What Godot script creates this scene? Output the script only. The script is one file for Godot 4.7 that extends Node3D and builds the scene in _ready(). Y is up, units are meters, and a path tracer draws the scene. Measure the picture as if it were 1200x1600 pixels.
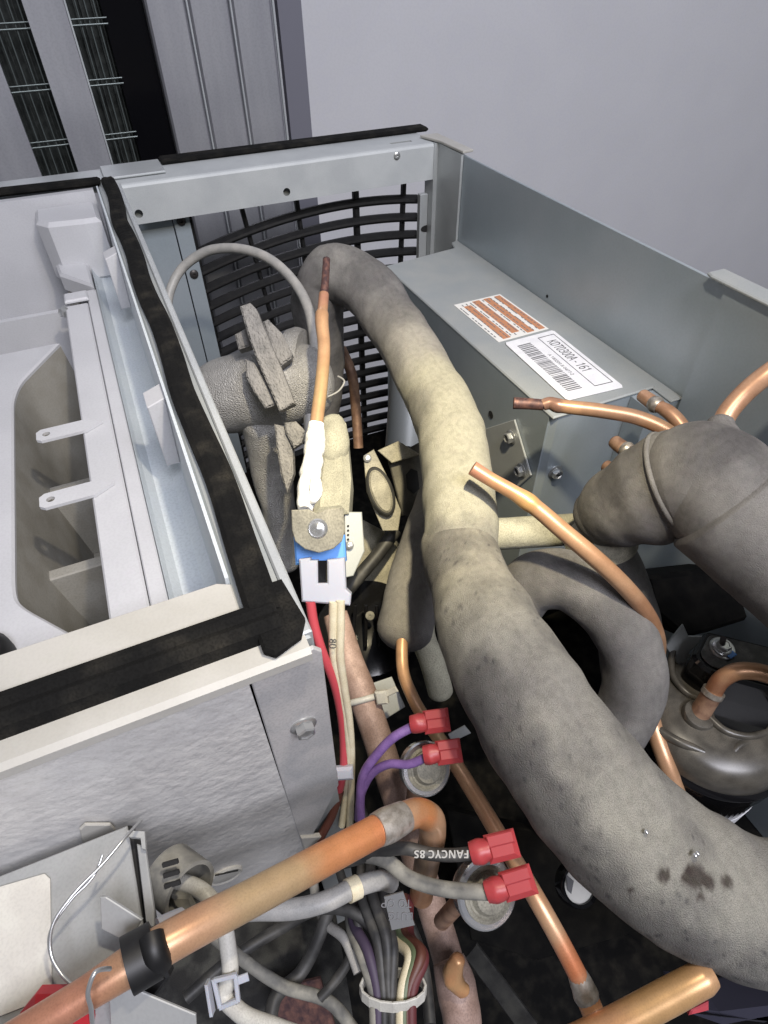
extends Node3D
# An opened heat pump: the compressor section with its dusty insulated pipes, seen from just above the front rim.
# World: x to the side, y up (0 = rim of the cabinet), z towards the viewer. Metres.

var M := {}
var noises := {}
var used := {}
var painter: Variant = null
var patch_noise := FastNoiseLite.new()
var smudge_noise := FastNoiseLite.new()
var oil_spots: Array = []
var heat: Array = []
var rubs: Array = []
var fleck_amount := 0.25
var rubber := Color(0.150, 0.146, 0.156)
var dust := Color(0.30, 0.292, 0.265)
var lamp_pale_at := Vector3.ZERO

func numbered(n: String) -> String:
	if not used.has(n):
		used[n] = 0
		return n
	used[n] += 1
	return "%s_%03d" % [n, used[n]]

func thing(called: String, label: String, category: String, at := Vector3.ZERO, group := "", kind := "") -> Node3D:
	var o := Node3D.new()
	o.name = numbered(called)
	add_child(o, true)
	o.position = at
	tag(o, label, category, group, kind)
	return o

func tag(o: Node3D, label: String, category: String, group := "", kind := "") -> void:
	if label: o.set_meta("label", label)
	if category: o.set_meta("category", category)
	if group: o.set_meta("group", group)
	if kind: o.set_meta("kind", kind)

# a mesh given in world coordinates, put under its thing or part
func part(called: String, m: Mesh, mat: Material, parent: Node3D) -> MeshInstance3D:
	var o := MeshInstance3D.new()
	o.name = called
	o.mesh = m
	o.material_override = mat
	parent.add_child(o, true)
	var p: Node = parent
	var off := Vector3.ZERO
	while p != self:
		off += p.position
		p = p.get_parent()
	o.position = -off
	return o

func single(called: String, m: Mesh, mat: Material, label: String, category: String, group := "", kind := "") -> MeshInstance3D:
	var o := MeshInstance3D.new()
	o.name = numbered(called)
	o.mesh = m
	o.material_override = mat
	add_child(o, true)
	tag(o, label, category, group, kind)
	return o

# ---------------------------------------------------------------- materials
func lin(r: float, g: float, b: float) -> Color:
	return Color(r, g, b).linear_to_srgb()

func noise_tex(freq: float, a: Color, b: Color, lo := 0.3, hi := 0.7, octaves := 4, kind := FastNoiseLite.TYPE_SIMPLEX_SMOOTH, size := 512) -> NoiseTexture2D:
	var key := [freq, a, b, lo, hi, octaves, kind, size]
	if noises.has(key): return noises[key]
	var f := FastNoiseLite.new()
	f.seed = 7 + noises.size()
	f.noise_type = kind
	f.frequency = freq
	f.fractal_octaves = octaves
	var t := NoiseTexture2D.new()
	t.width = size
	t.height = size
	t.seamless = true
	t.noise = f
	var g := Gradient.new()
	g.set_color(0, a)
	g.set_offset(0, lo)
	g.set_color(1, b)
	g.set_offset(1, hi)
	t.color_ramp = g
	noises[key] = t
	return t

func flat(c: Color, rough := 0.6, metal := 0.0) -> StandardMaterial3D:
	var m := StandardMaterial3D.new()
	m.albedo_color = c.linear_to_srgb()
	m.roughness = rough
	m.metallic = metal
	return m

# two tones that mix in patches, with fine specks over them and a little relief
func worn(a: Color, b: Color, scale: float, rough: float, metal := 0.0, lo := 0.3, hi := 0.7, speck := 0.92, fine := 40.0, relief := 0.0, relief_scale := 30.0) -> StandardMaterial3D:
	var m := StandardMaterial3D.new()
	m.roughness = rough
	m.metallic = metal
	m.albedo_texture = noise_tex(0.012, a.linear_to_srgb(), b.linear_to_srgb(), lo, hi, 5)
	m.uv1_triplanar = true
	m.uv1_scale = Vector3.ONE * scale
	if speck < 1.0:
		m.detail_enabled = true
		m.detail_blend_mode = BaseMaterial3D.BLEND_MODE_MUL
		m.detail_albedo = noise_tex(0.05, Color(speck, speck, speck), Color.WHITE, 0.25, 0.55, 3)
		m.detail_uv_layer = BaseMaterial3D.DETAIL_UV_2
		m.uv2_triplanar = true
		m.uv2_scale = Vector3.ONE * fine
	if relief > 0.0:
		m.heightmap_enabled = true
		m.heightmap_texture = noise_tex(0.05, Color.BLACK, Color.WHITE, 0.2, 0.8, 3)
		m.heightmap_scale = relief
	return m

# ---------------------------------------------------------------- shapes
func tri(st: SurfaceTool, a: Vector3, b: Vector3, c: Vector3, n: Vector3) -> void:
	if (b - a).cross(c - a).dot(n) > 0.0:
		var t := b
		b = c
		c = t
	for v in [a, b, c]:
		st.set_normal(n)
		st.add_vertex(v)

func quad(st: SurfaceTool, a: Vector3, b: Vector3, c: Vector3, d: Vector3, out: Vector3) -> void:
	var n := (c - a).cross(d - b).normalized()
	if n.dot(out) < 0.0: n = -n
	tri(st, a, b, c, n)
	tri(st, a, c, d, n)

func start() -> SurfaceTool:
	var st := SurfaceTool.new()
	st.begin(Mesh.PRIMITIVE_TRIANGLES)
	return st

# a flat outline (any number of corners) given a thickness, its edges eased by ch
func add_prism(st: SurfaceTool, poly: Array, thick: Vector3, ch := 0.0) -> void:
	var n := thick.normalized()
	var u: Vector3 = (poly[1] - poly[0])
	u = (u - n * u.dot(n)).normalized()
	var w := n.cross(u)
	var o: Vector3 = poly[0]
	var p2 := PackedVector2Array()
	for p in poly:
		p2.append(Vector2((p - o).dot(u), (p - o).dot(w)))
	if Geometry2D.is_polygon_clockwise(p2): p2.reverse()
	var k := p2.size()
	var inner := PackedVector2Array()
	for i in k:
		var e1 := (p2[i] - p2[(i + k - 1) % k]).normalized()
		var e2 := (p2[(i + 1) % k] - p2[i]).normalized()
		var n1 := Vector2(-e1.y, e1.x)
		var n2 := Vector2(-e2.y, e2.x)
		var bis := (n1 + n2)
		bis = bis / maxf(0.3, 1.0 + n1.dot(n2))
		inner.append(p2[i] + bis * ch)
	var h := thick.length()
	var at := func(q: Vector2, z: float) -> Vector3: return o + u * q.x + w * q.y + n * z
	var idx := Geometry2D.triangulate_polygon(inner)
	for i in range(0, idx.size(), 3):
		tri(st, at.call(inner[idx[i]], h), at.call(inner[idx[i + 1]], h), at.call(inner[idx[i + 2]], h), n)
		tri(st, at.call(inner[idx[i]], 0.0), at.call(inner[idx[i + 1]], 0.0), at.call(inner[idx[i + 2]], 0.0), -n)
	for i in k:
		var j := (i + 1) % k
		var e := (p2[j] - p2[i]).normalized()
		var out := u * e.y - w * e.x
		quad(st, at.call(p2[i], ch), at.call(p2[j], ch), at.call(p2[j], h - ch), at.call(p2[i], h - ch), out)
		if ch > 0.0:
			quad(st, at.call(p2[i], h - ch), at.call(p2[j], h - ch), at.call(inner[j], h), at.call(inner[i], h), out + n)
			quad(st, at.call(p2[i], ch), at.call(p2[j], ch), at.call(inner[j], 0.0), at.call(inner[i], 0.0), out - n)

func prism(poly: Array, thick: Vector3, ch := 0.0) -> ArrayMesh:
	var st := start()
	add_prism(st, poly, thick, ch)
	return st.commit()

func add_box(st: SurfaceTool, a: Vector3, b: Vector3, ch := 0.0) -> void:
	var lo := Vector3(minf(a.x, b.x), minf(a.y, b.y), minf(a.z, b.z))
	var hi := Vector3(maxf(a.x, b.x), maxf(a.y, b.y), maxf(a.z, b.z))
	add_prism(st, [lo, Vector3(hi.x, lo.y, lo.z), Vector3(hi.x, lo.y, hi.z), Vector3(lo.x, lo.y, hi.z)], Vector3(0, hi.y - lo.y, 0), ch)

func box(a: Vector3, b: Vector3, ch := 0.0) -> ArrayMesh:
	var st := start()
	add_box(st, a, b, ch)
	return st.commit()

# a bar from a to b, w wide and t thick; up is the direction of its thickness
func add_bar(st: SurfaceTool, a: Vector3, b: Vector3, w: float, t: float, up: Vector3, ch := 0.0) -> void:
	var d := (b - a).normalized()
	up = (up - d * up.dot(d)).normalized()
	var s := d.cross(up) * w / 2.0
	add_prism(st, [a - s - up * t / 2.0, a + s - up * t / 2.0, b + s - up * t / 2.0, b - s - up * t / 2.0], up * t, ch)

func bar(a: Vector3, b: Vector3, w: float, t: float, up: Vector3, ch := 0.0) -> ArrayMesh:
	var st := start()
	add_bar(st, a, b, w, t, up, ch)
	return st.commit()

func spline(pts: Array, rad: Array, per: int) -> Array:
	var c: Array = []
	var r: Array = []
	var n := pts.size()
	for i in n - 1:
		var p0: Vector3 = pts[maxi(i - 1, 0)]
		var p1: Vector3 = pts[i]
		var p2: Vector3 = pts[i + 1]
		var p3: Vector3 = pts[mini(i + 2, n - 1)]
		for s in per:
			var t := float(s) / per
			c.append(p1.cubic_interpolate_in_time(p2, p0, p3, t, p1.distance_to(p2), -maxf(1e-5, p0.distance_to(p1)), p1.distance_to(p2) + maxf(1e-5, p2.distance_to(p3))))
			r.append(lerpf(rad[mini(i, rad.size() - 1)], rad[mini(i + 1, rad.size() - 1)], smoothstep(0.0, 1.0, t)))
	c.append(pts[n - 1])
	r.append(rad[mini(n - 1, rad.size() - 1)])
	return [c, r]

# a round tube along points; cap: flat, round, open (hollow end), none
func add_tube(st: SurfaceTool, pts: Array, rad: Array, sides := 14, per := 8, cap := "flat", lump := 0.0, lump_size := 0.03, end_cap := "") -> void:
	if end_cap == "": end_cap = cap
	var sp := spline(pts, rad, per)
	var c: Array = sp[0]
	var r: Array = sp[1]
	var fade: Array = []
	for i in c.size(): fade.append(1.0)
	if cap == "round": round_off(c, r, true)
	if end_cap == "round": round_off(c, r, false)
	if cap == "open": hollow(c, r, true)
	if end_cap == "open": hollow(c, r, false)
	var f := FastNoiseLite.new()
	f.seed = 3
	f.frequency = 1.0 / lump_size
	f.fractal_octaves = 2
	var n := c.size()
	var rings: Array = []
	var lens: Array = [0.0]
	for i in range(1, n): lens.append(lens[i - 1] + c[i].distance_to(c[i - 1]))
	var tan0: Vector3 = (c[1] - c[0]).normalized()
	var u := tan0.cross(Vector3.UP if absf(tan0.y) < 0.9 else Vector3.RIGHT).normalized()
	for i in n:
		var d: Vector3
		var a := i
		var b := i
		while b < n - 1 and c[b].distance_to(c[a]) < 1e-6: b += 1
		b = mini(b if b > i else i + 1, n - 1)
		a = maxi(i - 1, 0)
		while a > 0 and c[b].distance_to(c[a]) < 1e-6: a -= 1
		d = (c[b] - c[a])
		if d.length() < 1e-6 or (cap == "open" and i < 2): d = tan0
		d = d.normalized()
		if end_cap == "open" and i >= n - 2: d = (c[n - 3] - c[n - 4]).normalized()
		u = (u - d * u.dot(d)).normalized()
		var w := d.cross(u)
		var ring: Array = []
		for k in sides:
			var an := TAU * k / sides
			var dir := u * cos(an) + w * sin(an)
			var rr: float = r[i]
			if lump > 0.0:
				rr += f.get_noise_3dv(c[i] + dir * r[i]) * lump * clampf(r[i] / (rad[0] * 0.6), 0.0, 1.0)
			ring.append(c[i] + dir * rr)
		rings.append(ring)
	var norms: Array = []
	for i in n:
		var row: Array = []
		for k in sides:
			var along: Vector3 = rings[mini(i + 1, n - 1)][k] - rings[maxi(i - 1, 0)][k]
			var around: Vector3 = rings[i][(k + 1) % sides] - rings[i][(k + sides - 1) % sides]
			var nn := around.cross(along)
			if nn.length() < 1e-12:
				nn = (c[i] - c[mini(i + 1, n - 1)]) if i == 0 else (c[i] - c[i - 1])
			nn = nn.normalized()
			if nn.dot(rings[i][k] - c[i]) < 0.0 and not ((cap == "open" and i == 0) or (end_cap == "open" and i == n - 1)): nn = -nn
			row.append(nn)
		norms.append(row)
	var tints: Array = []
	if painter:
		for i in n:
			var row: Array = []
			for k in sides: row.append((painter as Callable).call(rings[i][k], norms[i][k]))
			tints.append(row)
	for i in n - 1:
		for k in sides:
			var j := (k + 1) % sides
			var ids := [[i, k], [i + 1, k], [i + 1, j], [i, k], [i + 1, j], [i, j]]
			for q in [0, 1, 2, 3, 4, 5]:
				var e: Array = ids[q]
				if painter: st.set_color(tints[e[0]][e[1]])
				st.set_normal(norms[e[0]][e[1]])
				var kk: int = sides if (e[1] == 0 and k == sides - 1) else e[1]
				st.set_uv(Vector2(float(kk) / sides, lens[e[0]]))
				st.add_vertex(rings[e[0]][e[1]])
	for e in [[0, cap, -1.0], [n - 1, end_cap, 1.0]]:
		if e[1] == "flat" or e[1] == "open":
			var i: int = e[0]
			var nn: Vector3 = (c[1] - c[0]) if i == 0 else (c[n - 1] - c[n - 2])
			nn = nn.normalized() * (e[2] if e[1] == "flat" else -e[2])
			if e[1] == "open": nn = tan0 * -1.0 if i == 0 else (c[n - 3] - c[n - 4]).normalized()
			if painter: st.set_color((painter as Callable).call(c[i], nn))
			for k in sides:
				tri(st, c[i], rings[i][k], rings[i][(k + 1) % sides], nn)

# colour of old pipe foam: dust lies on what faces up, rubbed patches and oil spots show the dark rubber
func foam_tint(p: Vector3, n: Vector3) -> Color:
	var dusty := 0.46 + 0.30 * smoothstep(-0.3, 0.9, n.y) + 0.5 * patch_noise.get_noise_3dv(p)
	var c := rubber.lerp(dust, clampf(dusty, 0.0, 1.0))
	if lamp_pale_at != Vector3.ZERO:
		var near := 1.0 - smoothstep(0.06, 0.13, p.distance_to(lamp_pale_at) + 0.03 * patch_noise.get_noise_3dv(p * 1.7))
		c = c.lerp(Color(0.345, 0.337, 0.270), near * 0.75)  # pale dust that also carries the warm pool of the lamp as colour
	var rub := 0.6 * smoothstep(0.02, 0.55, smudge_noise.get_noise_3dv(p))
	if lamp_pale_at != Vector3.ZERO: rub *= smoothstep(0.05, 0.15, p.distance_to(lamp_pale_at))
	for s in rubs:
		var d: float = p.distance_to(s[0]) / (s[1] * 1.55) + 0.30 * smudge_noise.get_noise_3dv(p * 2.2) + 0.25 * patch_noise.get_noise_3dv(p * 6.0)
		rub = maxf(rub, s[2] * (1.0 - smoothstep(0.35, 1.1, d)))
	c = c.lerp(rubber * 0.55, rub * 0.72)
	var fleck := smoothstep(0.36, 0.5, patch_noise.get_noise_3dv(p * 15.0))
	c = c.lerp(rubber * 0.42, fleck * fleck_amount * (0.15 + 0.85 * smoothstep(0.1, 0.6, rub)))
	for s in oil_spots:
		var d: float = p.distance_to(s[0]) + 0.0012 * patch_noise.get_noise_3dv(p * 7.0)
		c = c.lerp(Color(0.05, 0.04, 0.034), 0.9 * (1.0 - smoothstep(s[1] * 0.9, s[1] * 1.5, d)))
	return c

# colour of worked copper: brown film, red bloom and straw tones near the brazed places
func copper_tint(p: Vector3, _n: Vector3) -> Color:
	var c := Color(0.50, 0.275, 0.155).lerp(Color(0.60, 0.37, 0.22), clampf(0.5 + patch_noise.get_noise_3dv(p * 2.5), 0.0, 1.0))
	c = c.lerp(Color(0.30, 0.17, 0.105), smoothstep(0.1, 0.6, smudge_noise.get_noise_3dv(p * 2.2)) * 0.4)
	for h in heat:
		var d: float = p.distance_to(h[0]) + 0.006 * smudge_noise.get_noise_3dv(p * 3.0)
		c = c.lerp(h[2], 0.9 * (1.0 - smoothstep(h[1] * 0.35, h[1], d)))
	return c

func foam(called: String, pts: Array, rad, parent: Node3D, sides := 44, per := 12, cap := "flat", lump := 0.0, end_cap := "") -> MeshInstance3D:
	painter = foam_tint
	var m := tube(pts, rad, sides, per, cap, lump, 0.035, end_cap)
	painter = null
	return part(called, m, M.foam, parent)

func copper(called: String, pts: Array, rad, parent: Node3D, hot := [], sides := 22, per := 10, cap := "flat", end_cap := "") -> MeshInstance3D:
	heat = hot
	painter = copper_tint
	var m := tube(pts, rad, sides, per, cap, 0.0, 0.03, end_cap)
	painter = null
	return part(called, m, M.copper_film, parent)

# corners of an outline rounded off
func rounded(poly: Array, r: float, closed := true) -> Array:
	var out: Array = []
	var n := poly.size()
	for i in n:
		if not closed and (i == 0 or i == n - 1):
			out.append(poly[i])
			continue
		var p: Vector3 = poly[i]
		var a: Vector3 = poly[(i + n - 1) % n]
		var b: Vector3 = poly[(i + 1) % n]
		var ra := minf(r, p.distance_to(a) * 0.45)
		var rb := minf(r, p.distance_to(b) * 0.45)
		var s := p + (a - p).normalized() * ra
		var e := p + (b - p).normalized() * rb
		for k in 7:
			var t := k / 6.0
			out.append(s.lerp(p, t).lerp(p.lerp(e, t), t))
	return out

# a profile (sideways, up) drawn along points
func add_sweep(st: SurfaceTool, pts: Array, prof: Array, up: Vector3) -> void:
	var rings: Array = []
	for i in pts.size():
		var d: Vector3 = (pts[mini(i + 1, pts.size() - 1)] - pts[maxi(i - 1, 0)]).normalized()
		var sd := d.cross(up).normalized()
		var u := sd.cross(d)
		var ring: Array = []
		for q in prof: ring.append(pts[i] + sd * q.x + u * q.y)
		rings.append(ring)
	var k := prof.size()
	var mid := Vector2.ZERO
	for q in prof: mid += q / k
	for i in pts.size() - 1:
		var d: Vector3 = (pts[i + 1] - pts[i]).normalized()
		var sd := d.cross(up).normalized()
		var u := sd.cross(d)
		for j in k:
			var jj := (j + 1) % k
			var m: Vector2 = (prof[j] + prof[jj]) / 2.0 - mid
			var e: Vector2 = prof[jj] - prof[j]
			var nn := Vector2(e.y, -e.x)
			if nn.dot(m) < 0.0: nn = -nn
			quad(st, rings[i][j], rings[i + 1][j], rings[i + 1][jj], rings[i][jj], sd * nn.x + u * nn.y)
	for e in [0, pts.size() - 1]:
		var d: Vector3 = (pts[0] - pts[1]).normalized() if e == 0 else (pts[e] - pts[e - 1]).normalized()
		for j in range(1, k - 1): tri(st, rings[e][0], rings[e][j], rings[e][j + 1], d)

func round_off(c: Array, r: Array, first: bool) -> void:
	var i := 0 if first else c.size() - 1
	var p: Vector3 = c[i]
	var q: Vector3 = c[1] if first else c[i - 1]
	var d := (p - q).normalized()
	var rr: float = r[i]
	for s in range(1, 7):
		var an := PI / 2.0 * s / 6.0
		var pc := p + d * rr * 0.75 * sin(an)
		var pr := maxf(rr * cos(an), rr * 0.02)
		if first:
			c.push_front(pc)
			r.push_front(pr)
		else:
			c.append(pc)
			r.append(pr)

func hollow(c: Array, r: Array, first: bool) -> void:
	var i := 0 if first else c.size() - 1
	var p: Vector3 = c[i]
	var q: Vector3 = c[1] if first else c[i - 1]
	var d := (q - p).normalized()
	var rr: float = r[i]
	for e in [[p, rr * 0.8], [p + d * rr * 1.6, rr * 0.78]]:
		if first:
			c.push_front(e[0])
			r.push_front(e[1])
		else:
			c.append(e[0])
			r.append(e[1])

func tube(pts: Array, rad, sides := 14, per := 8, cap := "flat", lump := 0.0, lump_size := 0.03, end_cap := "") -> ArrayMesh:
	var st := start()
	add_tube(st, pts, rad if rad is Array else [rad], sides, per, cap, lump, lump_size, end_cap)
	return st.commit()

# profile of (radius, height) turned round an axis
func add_lathe(st: SurfaceTool, prof: Array, at: Vector3, axis: Vector3, sides := 32, smooth := 0.75, squash := 1.0) -> void:
	var y := axis.normalized()
	var x := y.cross(Vector3.FORWARD if absf(y.z) < 0.9 else Vector3.RIGHT).normalized()
	var z := x.cross(y)
	var bn: Array = []
	for i in prof.size() - 1:
		var e: Vector2 = prof[i + 1] - prof[i]
		bn.append(Vector2(e.y, -e.x).normalized())
	for i in prof.size() - 1:
		var n0: Vector2 = bn[i]
		var n1: Vector2 = bn[i]
		if i > 0 and bn[i - 1].dot(bn[i]) > smooth: n0 = (bn[i - 1] + bn[i]).normalized()
		if i < bn.size() - 1 and bn[i + 1].dot(bn[i]) > smooth: n1 = (bn[i + 1] + bn[i]).normalized()
		for k in sides:
			var a0 := TAU * k / sides
			var a1 := TAU * (k + 1) / sides
			var am := (a0 + a1) / 2.0
			var v: Array = []
			for e in [[i, a0, n0], [i + 1, a0, n1], [i + 1, a1, n1], [i, a1, n0]]:
				var dir: Vector3 = x * cos(e[1]) + z * sin(e[1]) * squash
				var nd: Vector3 = dir if sides > 8 else x * cos(am) + z * sin(am)
				var p: Vector2 = prof[e[0]]
				v.append([at + dir * p.x + y * p.y, (nd * e[2].x + y * e[2].y).normalized()])
			var geo: Vector3 = (v[1][0] - v[0][0]).cross(v[2][0] - v[0][0]) + (v[2][0] - v[0][0]).cross(v[3][0] - v[0][0])
			var order := [0, 1, 2, 0, 2, 3] if geo.dot(v[0][1] + v[2][1]) < 0.0 else [0, 2, 1, 0, 3, 2]
			for o in order:
				st.set_normal(v[o][1])
				st.add_vertex(v[o][0])

func lathe(prof: Array, at: Vector3, axis: Vector3, sides := 32, smooth := 0.75, squash := 1.0) -> ArrayMesh:
	var st := start()
	add_lathe(st, prof, at, axis, sides, smooth, squash)
	return st.commit()

# hexagon-headed screw with its washer, head pointing along axis
func screw(parent: Node3D, at: Vector3, axis: Vector3, r: float, m: Material, called := "screw", slot := false) -> void:
	var st := start()
	add_lathe(st, [Vector2(r * 1.35, 0), Vector2(r * 1.35, r * 0.15), Vector2(r * 1.2, r * 0.28), Vector2(r * 0.9, r * 0.3)], at, axis, 24)
	add_lathe(st, [Vector2(r, r * 0.2), Vector2(r, r * 1.0), Vector2(r * 0.85, r * 1.15), Vector2(r * 0.7, r * 1.15), Vector2(r * 0.6, r * 1.02), Vector2(0, r * 1.02)], at, axis, 6)
	var o := part(called, st.commit(), m, parent)
	if slot:
		var d := axis.cross(Vector3(0.3, 0.8, 0.5)).normalized() * r * 0.6
		part("slot", bar(at + axis * r * 1.02 - d, at + axis * r * 1.02 + d, r * 0.25, r * 0.06, axis), M.dark_hole, o)

func pan_screw(parent: Node3D, at: Vector3, axis: Vector3, r: float, m: Material) -> void:
	var st := start()
	add_lathe(st, [Vector2(r, 0), Vector2(r * 0.95, r * 0.35), Vector2(r * 0.6, r * 0.6), Vector2(r * 0.3, r * 0.62), Vector2(r * 0.24, r * 0.3), Vector2(0, r * 0.3)], at, axis, 20)
	part("screw", st.commit(), m, parent)

# a drilled hole: a short dark cup with a lip
func hole(parent: Node3D, at: Vector3, axis: Vector3, r: float, stretch := 1.0) -> void:
	part("hole", lathe([Vector2(r * 1.08, 0.0), Vector2(r * 1.08, 0.0004), Vector2(r, 0.0004), Vector2(r * 0.96, 0.0001), Vector2(0, 0.0001)], at, axis, 20, 0.9, stretch), M.dark_hole, parent)

func words(txt: String, size: float, at: Vector3, right: Vector3, up: Vector3, m: Material, parent: Node3D, called := "lettering", font := "Droid Sans", bold := 400, squeeze := 1.0) -> void:
	var t := TextMesh.new()
	t.text = txt
	t.font_size = 48
	t.pixel_size = size / 34.0
	t.depth = 0.0002
	t.curve_step = 2.0
	var f := SystemFont.new()
	f.font_names = PackedStringArray([font])
	f.font_weight = bold
	t.font = f
	var o := part(called, t, m, parent)
	var n := right.cross(up).normalized()
	o.transform = Transform3D(Basis(right.normalized() * squeeze, n.cross(right).normalized(), n), o.position + at)

func hermite(a: Vector3, b: Vector3, t: float) -> Vector3:
	return a.lerp(b, t)

const EYE := Vector3(-0.2824, 0.7006, 0.6553)   # the way most tops face here: up and towards the front
const SIDE := Vector3(0.9134, -0.0125, 0.4069)
const TOP := Vector3(0.2933, 0.7134, -0.6364)

func _ready() -> void:
	# ------------------------------------------------ camera, surroundings, lamps
	var cam := Camera3D.new()
	cam.name = "camera"
	cam.fov = 81.02
	cam.near = 0.01
	cam.far = 60.0
	add_child(cam)
	cam.transform = Transform3D(Basis(SIDE, TOP, EYE).orthonormalized(), Vector3(0, 0.2, 0))
	cam.current = true

	var env := Environment.new()
	env.background_mode = Environment.BG_COLOR
	env.background_color = lin(0.30, 0.305, 0.335)
	env.background_energy_multiplier = 0.55
	env.tonemap_mode = Environment.TONE_MAPPER_LINEAR
	env.tonemap_exposure = 0.95
	env.sdfgi_enabled = true
	env.ssao_enabled = true
	env.ssil_enabled = true
	var we := WorldEnvironment.new()
	we.name = "surroundings"
	we.environment = env
	add_child(we)

	# the work lamp held above the opened section
	var lamp := SpotLight3D.new()
	lamp.name = "work_lamp"
	lamp.light_color = Color(1.0, 0.95, 0.86)
	lamp.light_energy = 0.235
	lamp.light_size = 0.012
	lamp.spot_angle = 52.0
	lamp.spot_angle_attenuation = 1.0
	lamp.spot_range = 6.0
	lamp.spot_attenuation = 2.0
	lamp.shadow_enabled = true
	add_child(lamp)
	lamp.look_at_from_position(Vector3(0.125, 0.43, -0.09), Vector3(0.160, -0.06, -0.31), Vector3(0, 0, -1))
	# its bright centre, warm, on the middle of the pipe
	var beam := SpotLight3D.new()
	beam.name = "work_lamp_beam"
	beam.light_color = Color(1.0, 0.93, 0.74)
	beam.light_energy = 0.60
	beam.light_size = 0.012
	beam.spot_angle = 19.0
	beam.spot_angle_attenuation = 1.0
	beam.spot_range = 6.0
	beam.spot_attenuation = 2.0
	beam.shadow_enabled = true
	add_child(beam)
	beam.look_at_from_position(Vector3(0.128, 0.43, -0.092), Vector3(0.162, -0.07, -0.285), Vector3(0, 0, -1))
	# the room's ceiling light
	var ceil_light := AreaLight3D.new()
	ceil_light.name = "ceiling_light"
	ceil_light.area_size = Vector2(1.3, 0.8)
	ceil_light.light_color = Color(0.96, 0.96, 1.0)
	ceil_light.light_energy = 7.8
	ceil_light.shadow_enabled = true
	add_child(ceil_light)
	ceil_light.look_at_from_position(Vector3(0.35, 1.9, 1.25), Vector3(0.2, 0, -0.5), Vector3(0, 0, -1))

	patch_noise.seed = 4
	patch_noise.frequency = 1.0 / 0.075
	patch_noise.fractal_octaves = 3
	smudge_noise.seed = 21
	smudge_noise.frequency = 1.0 / 0.055
	smudge_noise.fractal_octaves = 5
	make_materials()
	build_background()
	build_cabinet()
	build_air_side()
	build_control_box()
	build_back_valve()
	build_pipes()
	build_compressor()
	build_wiring()
	build_front_corner()
	build_small_things()

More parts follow.
